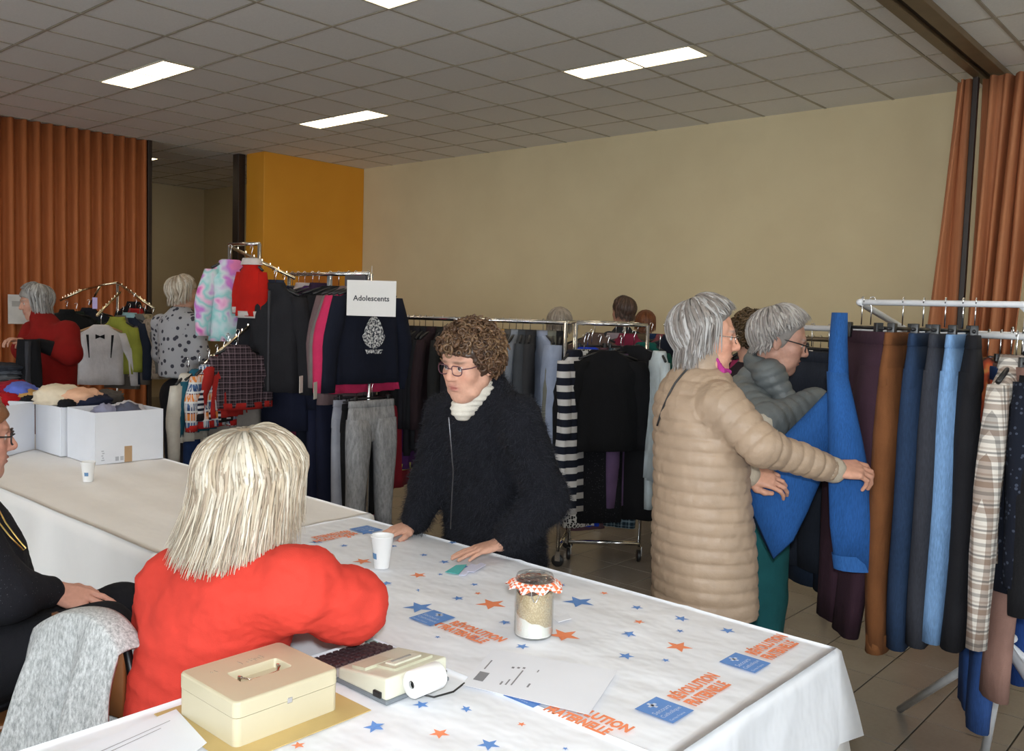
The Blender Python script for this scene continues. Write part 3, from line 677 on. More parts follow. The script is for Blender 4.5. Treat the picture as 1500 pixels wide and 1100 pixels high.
def pants(name, m, label, cat='trousers', w=.38, l=1.0, t=.035, hem=.062, p=(0, 0, 0), rz=0, group=None, spread=0, cuff=None, waist_m=None, flare=0, hm=None, lean=0, legs=True):
    _gs[0] += 1; r = random.Random(_gs[0]); ph = r.uniform(0, 6.28); e = empty(name, p, rz, label, cat, group); hanger(e, hm or HANG_B, w*.95, True)
    z = -.112
    MB().rings([ell(z+.0, w*.49, .020), ell(z-.002, w*.50, .022), ell(z-.04, w*.505, .026), ell(z-.042, w*.49, .024)]).build('waistband', waist_m or m, e, True)
    MB().rings([ell(z-.036, w*.495, .024), ell(z-.12, w*.52, .034, 0, 0, 24, 2.5, .003, ph), ell(z-.17, w*.525, .036, 0, 0, 24, 2.5, .002, ph), ell(z-.23, w*.46, .022, 0, 0, 24, 2.5, .0, ph), ell(z-.26, w*.40, .012, 0, 0, 24, 2.5, 0, ph)]).build('hips', m, e, True)
    for s in (-1, 1):
        R = []
        for k in range(10):
            u = k/9; rw = w*.262*(1-u)+(hem+flare)*u if u > .0 else w*.262; x = s*(w*.265+(spread-.02)*u)+lean*u*u; R.append(ell(z-.115-(l-.115)*u, rw*(.96+.04*min(1, u*8)), t*(.84+.40*min(1, u*5)-.22*u), x, .006*math.sin(5*u+ph*s), 16, 2.4, .005, ph+4*u*s, 2))
        MB().rings(R).build('leg', m, e, True)
        if cuff: MB().rings([ell(z-l+.06, rw*1.04, t*1.06, x, 0, 16), ell(z-l-.003, rw*1.02, t*1.05, x, 0, 16)]).build('cuff', cuff, e, True)
    return e
def denim(c):
    return ptn('denim_'+c, lambda t: t.mix(t.ramp(t.noise(t.coord('Object', (3, 3, .8)), 4, 4), [(.4, (0,)*3), (.8, (.35,)*3)]), t.ramp(t.noise(t.coord('Object', (1, 1, .15)), 300, 2), [(.3, [v*.8 for v in lin(c)[:3]]), (.7, [min(1, v*1.2) for v in lin(c)[:3]])]), [min(1, v*1.7+.01) for v in lin(c)[:3]]+[1]))
CM = cloth_mat
# ---------- white pipe rack of trousers (right)
Y1 = 3.15; Z1 = at(1380, 440, y=Y1).z-.01
xa = at(1256, 442, y=Y1).x; xb = -.10
rk = empty('pipe_rack', (xa, Y1, 0), 0, 'white painted pipe rack with splayed legs holding trousers', 'clothes rack')
def loc(p, o): return Vector(p)-o.location
pr = at(1499, 600, y=Y1+.12); px_ = pr.x-xa
b = MB(); b.tube([(0.02, .0, Z1), (xb-xa, 0, Z1)], .0105, 10); b.build('hanging_bar', WHITEP, rk, True)
MB().tube([(0.02, 0, Z1), (0.0, .02, Z1), (-.01, .05, Z1), (0.02, .5, Z1-.10)], .012, 10).build('end_bar', WHITEP, rk, True)
MB().tube([(-.46, .5, Z1-.10), (xb-xa, .5, Z1-.10)], .012, 10).build('hanging_bar', WHITEP, rk, True)
MB().tube([(px_, .10, .52), (px_, .10, Z1)], .013, 10).build('post', WHITEP, rk, True)
MB().tube([(px_, 0, Z1), (px_, .5, Z1-.10)], .012, 10).build('cross_bar', WHITEP, rk, True)
lb0 = at(1425, 496, y=Y1-.06).x-xa; MB().tube([(lb0, -.06, Z1-.10), (xb-xa, -.06, Z1-.10)], .010, 10).build('lower_bar', WHITEP, rk, True)
xr = xb-xa-.02
for y_ in (-.06, .5): MB().tube([(xr, y_, .02), (xr, y_, Z1+.0 if y_ < 0 else Z1-.10)], .013, 10).build('post', WHITEP, rk, True)
MB().tube([(xr, -.30, .02), (xr, .70, .02)], .015, 10).build('foot', WHITEP, rk, True); MB().tube([(xr, -.06, Z1), (xr, .5, Z1-.10)], .012, 10).build('cross_bar', WHITEP, rk, True)
apx = Vector((px_, .10, .56))
fa = loc(at(1318, 1043, z=.0), rk); fb = loc(at(1438, 1128, z=.0), rk)
for f_ in (fa, fb, Vector((px_+.55, .55, 0)), Vector((px_+.6, -.35, 0))):
    MB().tube([f_+Vector((0, 0, .012)), apx+(f_-apx)*-.06], .015, 10).build('leg', WHITEP, rk, True)
rz90 = math.radians(-90)
def onbar(px, py=470, y=Y1, z=None): q = at(px, py, y=y); return (q.x, y, (z or Z1)+.012)
TR = 'trousers on the white pipe rack'
aub = CM('3a2530')
pants('trousers', aub, 'aubergine corduroy trousers clipped at the end of the white pipe rack', w=.40, l=1.08, p=onbar(1262), rz=math.radians(-48), hem=.075, lean=-.07, group=TR)
pants('trousers', CM('6f4527'), 'brown trousers with turned-up hems on the white pipe rack', w=.42, l=1.08, p=onbar(1322), rz=math.radians(-84), hem=.10, group=TR, cuff=CM('784c2b'), lean=-.04)
pants('jeans', denim('22344f'), 'dark blue jeans next to the brown trousers', 'jeans', w=.40, l=1.06, p=onbar(1352), rz=math.radians(-82), hem=.08, group=TR, lean=-.04)
pants('jeans', denim('33353d'), 'charcoal grey jeans next to the pale blue jeans', 'jeans', w=.40, l=1.03, p=onbar(1384), rz=math.radians(-84), hem=.08, group=TR, lean=-.03)
pants('jeans', denim('7093bd'), 'pale washed blue jeans on the white pipe rack', 'jeans', w=.38, l=1.00, p=onbar(1410), rz=math.radians(-86), hem=.065, group=TR)
pants('trousers', CM('1a1a1e'), 'black trousers between the pale jeans and the checked shirt', w=.42, l=1.0, p=onbar(1428), rz=math.radians(-76), hem=.085, group=TR)
pants('jeans', denim('1f2a3c'), 'very dark blue jeans hanging behind the bright blue pair', 'jeans', w=.42, l=1.00, p=(at(1215, 480, y=Y1+.5).x, Y1+.5, Z1-.088), rz=math.radians(-30), hem=.10, group=TR)
pants('jeans', denim('232833'), 'black denim jeans hanging at the rack end behind the blue pair', 'jeans', w=.44, l=.92, p=(at(1190, 480, y=Y1+.5).x, Y1+.5, Z1-.088), rz=math.radians(-18), hem=.11, group=TR)
top('checked_shirt', plaid('plaid_brown', 'd2cbc2', '6b4a34', '2f2f35', .075), 'brown, white and black checked shirt on the white pipe rack', 'shirt', w=.36, l=.60, t=.028, sl=.80, p=onbar(1492, y=3.06, z=Z1-.10), rz=math.radians(-93), sw=.052, collar=plaid('plaid_brown', 'd2cbc2', '6b4a34', '2f2f35', .075))
pants('trousers', CM('8a6a60'), 'dusty pink trousers below the checked shirt sleeve', w=.40, l=1.02, p=onbar(1484, y=3.12, z=Z1-.09), rz=math.radians(-64), hem=.10, group=TR)
pants('jeans', denim('2a477c'), 'long mid-blue jeans reaching lowest beside the splayed legs', 'jeans', w=.38, l=1.16, p=onbar(1468, y=3.20, z=Z1-.10), rz=math.radians(-68), hem=.09, group=TR)
pants('jeans', denim('1c3a74'), 'royal blue jeans behind the splayed white leg', 'jeans', w=.38, l=1.10, p=onbar(1530, y=3.45, z=Z1-.06), rz=math.radians(-80), hem=.09, group=TR)
top('dark_blouse', dots('navy_dots', (.006, .008, .016), (.05, .06, .09), 60, .25), 'navy speckled blouse behind the checked shirt', 'blouse', w=.44, l=.70, sl=.62, p=onbar(1500, y=3.14, z=Z1-.09), rz=math.radians(-74))
top('black_jumper', CM('151518'), 'black jumper between the speckled blouse and royal blue jeans', 'jumper', w=.46, l=.74, sl=.72, p=onbar(1520, y=3.16, z=Z1-.07), rz=math.radians(-80))
top('printed_blouse', blotch('orange_print', [(.55, .26, .06), (.03, .02, .02), (.6, .10, .04), (.7, .42, .12)], 16), 'orange, yellow and black printed top between black trousers and checked shirt', 'top', w=.34, l=.22, sl=.18, p=onbar(1450, y=3.30, z=Z1-.10), rz=math.radians(-60))
# bright blue jeans pulled open by the hand
e = empty('jeans', (xa+.05, Y1, Z1+.012), 0, 'bright blue jeans being spread open by the person in the beige coat', 'jeans', TR)
bj = denim('22508c'); hanger(e, HANG_B, .20, True)
def limb(pts, ra, rb, dirs, n=18):
    R = []
    for q, p in enumerate(pts):
        p = Vector(p)-e.location; a = ra[q]; t_ = Vector(dirs[q]).normalized(); nrm = t_.cross(Vector((0, 0, 1))).normalized()
        R.append([tuple(p+t_*(math.cos(2*math.pi*k/n)*a)+nrm*(math.sin(2*math.pi*k/n)*rb[q]+.004*math.sin(6*math.pi*k/n+q))) for k in range(n)])
    return R
W = lambda x, y, d: at(x, y, d=d)
dv = (CR.x, CR.y, 0)
MB().rings(limb([W(1230, 458, 3.02), W(1228, 500, 3.02), W(1228, 560, 3.0), W(1234, 620, 2.98)], [.024, .028, .034, .045], [.03, .035, .035, .035], [dv]*4)).build('waist_part', bj, e, True)
MB().rings(limb([W(1226, 545, 3.0), W(1232, 590, 2.98), W(1238, 640, 2.96), W(1244, 700, 2.97), W(1252, 770, 2.98), W(1262, 832, 3.0)], [.032, .042, .055, .070, .085, .092], [.035, .04, .04, .04, .04, .04], [dv]*6)).build('leg', bj, e, True)
MB().rings(limb([W(1258.5, 812, 2.995), W(1262.4, 834, 3.0)], [.0925, .0945], [.042, .042], [dv]*2), False).build('hem_band', denim('2b5a97'), e, True)
d2 = Vector(dv)*.75+Vector((0, 0, .66)); d3 = Vector(dv)*.85+Vector((0, 0, -.5))
def limb2(C_, W_):   # leg swept sideways: centre line in pixels, half width vertical-ish
    R = []; n = 18
    for q, (x, y, d, hw, ang) in enumerate(C_):
        p = W(x, y, d)-e.location; t_ = (CR*math.cos(ang)+CU*math.sin(ang)); nr = -CF
        R.append([tuple(p+t_*(math.cos(2*math.pi*k/n)*hw)+nr*(math.sin(2*math.pi*k/n)*.035)) for k in range(n)])
    return R
MB().rings(limb2([(1222, 590, 3.02, .05, 1.9), (1205, 625, 3.05, .075, 2.1), (1180, 665, 3.08, .10, 2.2), (1150, 710, 3.1, .125, 2.25), (1128, 745, 3.12, .14, 2.2), (1108, 765, 3.14, .145, 2.0)], None)).build('leg', bj, e, True)
# ---------- chrome rail racks in the middle
def rail_rack(P1, P2, label, wid=.5, z=1.53, base=True, casters=True, m=CHROME, two=False):
    P1 = Vector((P1.x, P1.y, 0)); P2 = Vector((P2.x, P2.y, 0)); d = (P2-P1).normalized(); n = Vector((-d.y, d.x, 0)); L = (P2-P1).length
    e = empty('rail_rack', P1, math.atan2(d.y, d.x), label, 'clothes rack')
    if two:
        for s in (-1, 1): MB().tube([(0, s*wid*.4, z), (L, s*wid*.4, z)], .014, 10).build('hanging_bar', m, e, True)
    else: MB().tube([(0, 0, z), (L, 0, z)], .014, 10).build('hanging_bar', m, e, True)
    for x in (0, L):
        MB().tube([(x, -wid/2, z+.0), (x, wid/2, z)], .012, 10).build('top_bar', m, e, True)
        MB().tube([(x, -wid/2, .12), (x, wid/2, .12)], .014, 10).build('base_bar', m, e, True)
        for s in (-1, 1):
            MB().tube([(x, s*wid/2, .10), (x, s*wid/2, z)], .012, 10).build('post', m, e, True)
            c = MB(); c.lathe([(.004, -.012), (.036, -.012), (.04, -.006), (.04, .006), (.036, .012), (.004, .012)], 20); R = Matrix.Rotation(math.pi/2, 3, 'X')
            c.V = [tuple(R @ Vector(v)+Vector((x, s*wid/2, .0405))) for v in c.V]; k = c.build('caster', BLACKP, e, True)
            MB().box((x-.016, s*wid/2-.018, .04), (x+.016, s*wid/2-.014, .10)).build('caster_fork', m, k)
    return e
A1, A2 = at(560, 467, d=6.0), at(836, 470, d=5.75)
rail_rack(A1, A2, 'long chrome rail rack of jackets behind the person in the fuzzy black cardigan', .46, 1.545)
dA = (A2-A1); dA.z = 0; rzA = math.atan2(dA.y, dA.x)
J = [(592, '1d1413', .80, 'dark chocolate brown coat'), (601, '121214', .78, 'matte black anorak'), (610, '17161b', .82, 'black wool coat'), (619, '1b1a20', .8, 'black quilted coat'), (628, '141519', .78, 'black puffer jacket'), (640, '23161a', .74, 'dark burgundy blazer'), (655, '1a1a1a', .76, 'black parka'), (672, '26262b', .76, 'charcoal parka'), (690, '2a221d', .74, 'dark brown parka'), (712, '7a6248', .70, 'camel cardigan'), (724, '8a7048', .66, 'mustard brown jacket'), (735, '8d8078', .68, 'taupe jacket'), (746, 'b08f55', .70, 'golden beige jacket'), (756, '4a4745', .72, 'dark taupe jacket'), (766, '737881', .74, 'steel grey jacket'), (776, '3a3d42', .76, 'slate grey jacket'), (787, '2e2e31', .74, 'anthracite blazer')]
for k, (x, c, l, nm) in enumerate(J):
    u = (x-560)/(846-560); q = A1.lerp(A2, u)
    top('hanging_jacket', CM(c), nm+' on the long chrome rail behind the cardigan wearer', 'jacket', w=.46, l=l, t=.038, sl=.60, p=(q.x, q.y, 1.545+.014), rz=rzA+math.radians(90+random.uniform(-9, 9)), collar=CM(c), out=.0, group='jackets on the long chrome rail')
def onA(x): q = A1.lerp(A2, (x-560)/286); return (q.x, q.y, 1.559)
top('pale_blue_coat', CM('8a94aa'), 'pale blue-grey coat with visible long sleeve on the chrome rail', 'coat', w=.50, l=.82, t=.06, sl=.80, p=onA(806), rz=rzA+math.radians(118), sw=.105, out=.0, collar=CM('7f8699'))
top('olive_grey_coat', CM('6d6d64'), 'olive grey coat behind the pale blue-grey coat', 'coat', w=.46, l=.74, p=onA(820), rz=rzA+math.radians(100), collar=CM('6d6d64'))
top('black_blazer', CM('17171a'), 'black blazer at the end of the chrome rail by the striped dress', 'blazer', w=.44, l=.72, p=onA(833), rz=rzA+math.radians(95), collar=CM('17171a'))
# rack seen end-on
E0 = at(897, 470, d=5.70); fwd = Vector((CF.x, CF.y, 0)).normalized(); E1 = E0+fwd*1.2
rail_rack(E0, E1, 'chrome rack on casters beside the person in the beige coat', .46, 1.545, two=True)
rzE = math.atan2(-fwd.y, -fwd.x)-math.pi/2   # clothes face the photographer
def onE(px, d, z=1.55): q = at(px, 470, d=d); return (q.x, q.y, z)
blk = CM('111114')
top('black_fluffy_cardigan', CM('0e0e11'), 'black cardigan with wide batwing sleeves facing out on the caster rack', 'cardigan', w=.44, l=.62, t=.08, sl=.58, p=onE(892, 5.52, 1.47), rz=rzE+.25, sw=.10)
top('sequin_dress', dots('black_sequins', (.004, .004, .006), (.16, .16, .18), 95, .10), 'long black dress with scattered sequins below the black cardigan', 'dress', w=.36, l=1.10, t=.06, sl=.0, p=onE(880, 5.60, 1.47), rz=rzE+.2, flare=1.2)
top('striped_dress', stripes('bw_stripes', (.55, .53, .52), (.008, .010, .02), .085, .45), 'black and white striped dress hanging at the corner of the caster rack', 'dress', w=.30, l=1.02, t=.06, sl=.50, p=onE(843, 5.50, 1.47), rz=rzE+1.0, out=-.03)
top('leopard_tunic', dots('leopard', (.62, .60, .57), (.02, .02, .02), 60, .42), 'black and white leopard print tunic below the striped dress', 'tunic', w=.24, l=1.13, t=.045, sl=0, p=onE(857, 5.6, 1.47), rz=rzE+.6)
pants('trousers', CM('5a4563'), 'mauve trousers hanging under the black cardigan', w=.26, l=.98, p=onE(911, 5.64, 1.47), rz=rzE+1.0, hem=.06)
pants('trousers', CM('5b4048'), 'dusty plum trousers low on the caster rack', w=.26, l=1.20, p=onE(868, 5.78, 1.5), rz=rzE+.4, hem=.09)
pants('trousers', plaid('plaid_teal', '2c3f4c', '8fa3ad', '101820', .05), 'blue and white checked trousers low on the caster rack', w=.26, l=1.18, p=onE(915, 5.80, 1.5), rz=rzE-.4, hem=.08)
top('black_long_coat', CM('131316'), 'long plain black coat between black cardigan and teal dress', 'coat', w=.40, l=1.12, t=.06, sl=.7, p=onE(930, 5.72, 1.50), rz=rzE-.3)
top('teal_dress', CM('0f4a42'), 'dark teal dress between black coat and white blouse', 'dress', w=.30, l=.72, sl=.3, p=onE(948, 5.85, 1.52), rz=rzE-.6)
top('white_blouse', CM('b9c4c9'), 'white blouse with a long drooping sleeve next to the beige coat', 'blouse', w=.30, l=.80, t=.03, sl=.98, p=onE(968, 5.45, 1.48), rz=rzE-1.45, sw=.05)
top('cobalt_shirt', CM('1a3ab0'), 'cobalt blue top showing under the leopard tunic', 'top', w=.24, l=1.17, sl=0, p=onE(862, 5.72, 1.48), rz=rzE+.2)
k = 0
for x, d, c, nm in ((872, 6.0, '5b4a44', 'mottled brown top'), (903, 6.1, '8a7f86', 'pale lilac-grey top'), (921, 6.0, '6f1f35', 'wine red top'), (935, 6.2, '5a4d3a', 'khaki print top'), (955, 6.3, '20304f', 'indigo top'), (975, 6.2, '7a4048', 'rose brown top'), (985, 6.0, '1c2230', 'ink blue top')):
    top('hanging_blouse', CM(c), nm+' deeper inside the caster rack', 'top', w=.40, l=.66, sl=.5, p=onE(x, d), rz=rzE+random.uniform(-.3, .3), collar=CM(c), group='tops inside the caster rack')
# second rail behind the grey jacket, with sports clothes
B1, B2 = at(1085, 486, d=5.4), at(1240, 490, d=5.1)
rail_rack(B1, B2, 'dark rail rack behind the person in the grey quilted jacket', .4, 1.50, m=mat('dark_rail', (.12, .09, .06), .4, .6))
dB = B2-B1; rzB = math.atan2(dB.y, dB.x)
for x, c, nm, l in ((1098, '2b2226', 'black flowered top', .6), (1108, '8c2b52', 'raspberry top', .6), (1118, '6f6f72', 'grey melange top', .6), (1172, '1b2a5e', 'navy sports shirt with white trim', .62), (1183, '7b1420', 'dark red sweatshirt', .62), (1192, 'c9c2ba', 'off-white striped sweatshirt', .62), (1203, '151518', 'black sports jacket', .62), (1218, '26262b', 'charcoal sports jacket', .62)):
    q = at(x, 487, d=5.4-(x-1085)/155*.3); top('hanging_blouse', CM(c), nm+' on the dark rail behind the grey quilted jacket', 'top', w=.44, l=l, sl=.55, p=(q.x, q.y, 1.514), rz=rzB+math.radians(70), collar=CM('c9c2ba' if x == 1172 else c), trim=CM('c8c8cc') if x == 1172 else None, group='tops on the dark rail')
# ---------- waterfall racks
def post(e, p, z1, m=CHROME, r=.012): MB().tube([loc((p.x, p.y, .0), e), loc((p.x, p.y, z1), e)], r, 10).build('post', m, e, True)
def arm(e, a, b, m=GOLD):
    MB().tube([loc(a, e), loc(b, e)], .011, 10).build('sloping_arm', m, e, True)
    for k in range(1, 8):
        q = Vector(a).lerp(Vector(b), k/8); MB().tube([loc(q+Vector((0, 0, .008)), e), loc(q+Vector((0, 0, .022)), e)], .005, 6).build('arm_pin', m, e)
PA = at(380, 357, d=5.6); PB = at(336, 358, d=5.85)
g3 = empty('display_rack', (PA.x, PA.y, 0), 0, 'chrome display rack with sloping brass arms beside the ADOLESCENTS sign', 'clothes rack')
post(g3, PA, PA.z); post(g3, PB, PB.z, r=.010)
MB().tube([loc(PA, g3), loc(PB, g3)], .011, 10).build('top_bar', CHROME, g3, True)
MB().tube([loc((PA.x, PA.y, .04), g3), loc((PB.x, PB.y, .04), g3)], .014, 10).build('base_bar', CHROME, g3, True)
a1, a2 = at(337, 361, d=5.85), at(432, 408, d=5.75); arm(g3, a1, a2)
b1, b2 = at(372, 472, d=5.55), at(300, 533, d=5.30); arm(g3, b1, b2)
toC = lambda p: math.atan2(-p.x, p.y)+math.pi   # rz so that local +y faces the camera
def onarm(a, b, u): q = Vector(a).lerp(Vector(b), u); return (q.x, q.y, q.z+.012)
q = onarm(a1, a2, .10); rzc = toC(Vector(q))
tie = blotch('tie_dye', [(.60, .12, .42), (.75, .45, .62), (.25, .55, .55), (.55, .62, .66), (.50, .18, .55), (.72, .22, .45)], 9)
top('tie_dye_jumpsuit', tie, 'fluffy pink, turquoise and white tie-dye child top on the display rack', 'top', w=.27, l=.52, t=.09, sl=.44, p=at(338, 360, d=5.66), rz=rzc+.35, sw=.07)
sant = CM('a8160c')
top('santa_jacket', sant, 'red Santa costume with white fur trim hanging beside the rack post', 'costume', w=.20, l=.34, t=.05, sl=.28, sw=.045, p=at(369, 362, d=5.52), rz=rzc-.75, trim=CM('b8b0ac'), collar=CM('b8b0ac'), out=-.02)
pants('santa_trousers', sant, 'red Santa costume trousers under the fur-trimmed jacket', 'costume', w=.16, l=.34, p=at(370, 415, d=5.56), rz=rzc-.7, hem=.045)
top('cream_cardigan', CM('a9a49a'), 'pale cream-grey cardigan sleeve beside the rack post', 'cardigan', w=.30, l=.40, sl=.56, p=at(388, 405, d=5.62), rz=rzc-.9)
bk = CM('1e1e22')
top('black_jacket', bk, 'black zipped jacket on the sloping brass arm', 'jacket', w=.36, l=.66, t=.07, sl=.62, p=at(404, 398, d=5.50), rz=rzc-.55, collar=bk, zipm=CM('3a3a3e'), sw=.08)
top('slate_jacket', CM('2a3140'), 'slate blue-grey jacket beside the black zipped one', 'jacket', w=.34, l=.60, t=.06, sl=.55, p=at(402, 394, d=5.60), rz=rzc-.5, collar=CM('2a3140'))
top('navy_parka', CM('14182b'), 'navy parka hanging next to the black zipped jacket', 'parka', w=.40, l=.88, t=.07, sl=.70, p=at(416, 404, d=5.62), rz=rzc-.75, collar=CM('14182b'))
# child knitwear on the lower arm
rzl = rzc+.9
fair = ptn('fair_isle', lambda t: t.mix(t.ramp(t.noise(t.coord('Object', (40, 40, 1)), 3, 0), [(.45, (0,)*3), (.5, (.75,)*3)], 'CONSTANT'), t.ramp(t.math('FRACT', t.math('DIVIDE', t.sep(t.coord())[2], .11)), [(0, (.05, .10, .22)), (.22, (.55, .58, .60)), (.32, (.62, .20, .04)), (.68, (.10, .02, .03)), (.74, (.55, .58, .6)), (.84, (.02, .05, .14))], 'CONSTANT'), (.62, .62, .62, 1)))
kid = [('cream_shirt', CM('b8b3aa'), 'long-sleeved cream child shirt at the low end of the sloping arm', 'shirt', .30, .40, .46, 276, 533, 5.25, 1.1, None), ('teal_cardigan', CM('1d5265'), 'teal child cardigan beside the cream shirt', 'cardigan', .30, .36, .34, 292, 527, 5.30, 1.0, None),
       ('fair_isle_jumper', fair, 'patterned orange, navy and white fair-isle child jumper', 'jumper', .26, .36, .34, 306, 520, 5.28, .95, CM('9c1f1c')), ('striped_shirt', stripes('nw_stripes', (.6, .6, .62), (.01, .012, .03), .030), 'navy and white finely striped child top beside the fair-isle jumper', 'top', .26, .36, .30, 318, 514, 5.34, .9, CM('15151a')),
       ('red_jumper', CM('9a2420'), 'red child jumper between striped top and dark checked jumper', 'jumper', .28, .38, .32, 328, 506, 5.36, .85, None), ('navy_child_cardigan', CM('1a2238'), 'navy child cardigan with pink shoulder behind the red jumper', 'cardigan', .30, .34, .3, 334, 498, 5.45, .8, CM('b0607a')),
       ('checked_jumper', plaid('plaid_dark', '2c2026', '74636a', '120c10', .035), 'dark checked child jumper with red hem', 'jumper', .32, .38, .34, 349, 492, 5.38, .45, CM('93201c'))]
for nm, m, lab, cat, w_, l_, s_, x, y, d, dr, tr_ in kid: top(nm, m, lab, cat, w=w_, l=l_, t=.05, sl=s_, p=at(x, y-8, d=d), rz=rzc+dr, trim=tr_, sw=.055)
top('grey_dress', CM('77716c'), 'grey child dress showing below the dark checked jumper', 'dress', w=.34, l=.50, sl=0, p=at(345, 500, d=5.50), rz=rzc+.3)
for x, y, lab, l_ in ((292, 540, 'blue child jeans hanging under the cream shirt', .52), (328, 530, 'blue child jeans hanging under the grey dress', .56)): pants('jeans', denim('1d3158'), lab, 'jeans', w=.20, l=l_, p=at(x, y, d=5.55), rz=rzc+.6, hem=.07)
# trousers with side stripes under the black jacket
for x, c, lab, l_ in ((372, '6e6a68', 'grey sports trousers under the slate jacket', .66), (388, '4a1626', 'burgundy striped sports trousers under the black jacket', .70), (404, '1a2028', 'black sports trousers under the black jacket', .72), (420, '5a1c34', 'dark pink striped sports trousers under the black jacket', .70)):
    pants('sports_trousers', stripes('side_'+c, lin(c)[:3], (.5, .42, .44), .20, .90, 0), lab, w=.26, l=l_, p=at(x, 520, d=5.72), rz=rzc-.4, hem=.06)
# ---------- teenage rail along X with the sign
Z3 = at(540, 401, d=5.45).z
R1 = at(540, 401, d=5.45); R0 = at(420, 399, y=R1.y)
g4 = empty('teen_rail', (R0.x, R0.y, 0), 0, 'grey chrome rail carrying teenage clothes and the paper sign', 'clothes rack')
RL = R1.x-R0.x
MB().tube([(0, 0, Z3), (RL, 0, Z3)], .013, 10).build('hanging_bar', CHROME, g4, True)
for x in (0, RL*.52, RL): MB().tube([(x, .02, 0), (x, .02, Z3)], .013 if x != RL*.52 else .018, 10).build('post', mat('grey_post', (.42, .45, .5), .3, .6) if x == RL*.52 else CHROME, g4, True)
MB().cbox((RL-.22, -.012, Z3-.09), (RL-.02, .012, Z3-.012), .003).build('size_bracket', mat('dark_bracket', (.08, .08, .09), .4), g4)
MB().tube([(0, -.22, .03), (0, .22, .03)], .016, 10).build('foot', CHROME, g4, True); MB().tube([(RL, -.22, .03), (RL, .22, .03)], .016, 10).build('foot', CHROME, g4, True)
def on4(u): return (R0.x+RL*u, R0.y, Z3+.012)
fx = math.radians(-90)
TE = 'teenage clothes on the rail with the paper sign'
nav = CM('131726')
sw = top('sweatshirt', nav, 'navy sweatshirt with a white crest print facing out under the paper sign', 'sweatshirt', w=.50, l=.60, t=.05, sl=.60, p=on4(1.0), rz=fx, sw=.075, out=.03)
cr = ptn('crest_print', lambda t: t.ramp(t.noise(t.coord(), 75, 3, .6), [(.44, (.02, .025, .045)), (.52, (.5, .5, .5)), (.6, (.75, .75, .75))]))
V = [(0, .066, -.37)]
for k in range(28):
    a = 2*math.pi*k/28; s = math.sin(a); V.append((.078*math.cos(a)*(1.12 if s < 0 else .92-.25*s), .066, -.37+.098*s))
V2 = [(x, .056, z) for x, y, z in V]; n_ = 29
mesh('crest', V+V2, [(0, k, k % 28+1) for k in range(1, 29)]+[(k, n_+k, n_+k % 28+1, k % 28+1) for k in range(1, 29)], cr, sw)
mesh('crest_scroll', [(-.07, .066, -.475), (.07, .066, -.475), (.055, .066, -.50), (-.055, .066, -.50)], [(0, 1, 2, 3)], cr, sw)
top('pink_long_shirt', CM('c02e5a'), 'hot pink long top behind the navy sweatshirt, its hem showing', 'top', w=.53, l=.66, t=.045, sl=.60, sw=.085, p=on4(.94), rz=fx+.05, group=TE)
pants('sweatpants', ptn('grey_marl', lambda t: t.ramp(t.noise(t.coord('Object', (1, 1, .3)), 60, 4, .7), [(.35, (.20, .20, .21)), (.65, (.36, .36, .37))])), 'grey marl sweatpants hanging below the navy sweatshirt', w=.36, l=.80, t=.05, p=(R1.x+.03, R1.y+.02, at(540, 560, d=5.45).z), rz=fx, hem=.048, spread=.045)
pants('leggings', CM('121214'), 'black leggings with bright pink cuffs behind the grey sweatpants', w=.36, l=.72, p=(R1.x-.05, R1.y+.02, at(530, 565, d=5.45).z), rz=fx+.1, hem=.045, spread=.03, cuff=CM('d03078'))
pants('pale_trousers', CM('9a9ca6'), 'pale grey trousers reaching lowest behind the leggings', w=.36, l=.92, p=(R1.x-.12, R1.y+.02, at(527, 560, d=5.5).z), rz=fx, hem=.075, spread=.02)
for u, c, nm, l_, col_ in ((.86, '77706e', 'grey long-sleeved top beside the pink one', .66, 0), (.78, '6d5a5c', 'mauve-grey cardigan', .74, 0), (.66, '17181c', 'black hooded top', .62, 0), (.56, '121418', 'black zipped top', .60, 0), (.42, '2e1c33', 'dark purple jacket', .72, 1), (.34, '3b1d52', 'violet top', .50, 0), (.24, 'b9aeb0', 'white blouse with black bows', .72, 1), (.16, '4b4543', 'brown-grey top', .64, 0), (.08, '16203a', 'navy blue top', .80, 0)):
    top('teen_shirt', CM(c), nm+' on the teenage clothes rail', 'top', w=.45, l=l_, t=.035, sl=.58, p=on4(u), rz=fx+random.uniform(-.12, .12), group=TE, collar=CM(c) if col_ else None)
for u, c, nm, l_, zz in ((.70, '14182c', 'navy trousers with a grey side stripe', 1.0, .55), (.58, '191d33', 'deep navy trousers', 1.0, .55), (.45, '141826', 'midnight blue trousers', .95, .5), (.30, '3a3f4a', 'slate trousers', .85, .5)):
    pants('teen_trousers', CM(c), nm+' hanging low on the teenage clothes rail', w=.36, l=l_, p=(R0.x+RL*u, R0.y, Z3-zz), rz=fx+.05, hem=.085, group=TE)
bpy.context.view_layer.update()
for x, y, ob in ((441, 563, 'teen_shirt.004'), (462, 572, 'teen_shirt.001')):
    q = at(x, y, d=5.2); t_ = MB().cbox((-.028, -.001, -.05), (.028, .001, .05), .0005).build('price_tag', mat('tag_card', (.62, .60, .55), .7)); pa = bpy.data.objects[ob]
    t_.parent = pa; t_.matrix_parent_inverse = pa.matrix_world.inverted(); t_.location = q; t_.rotation_euler = (0, 0, fx+.6); t_['label'] = 'white cardboard price tag'
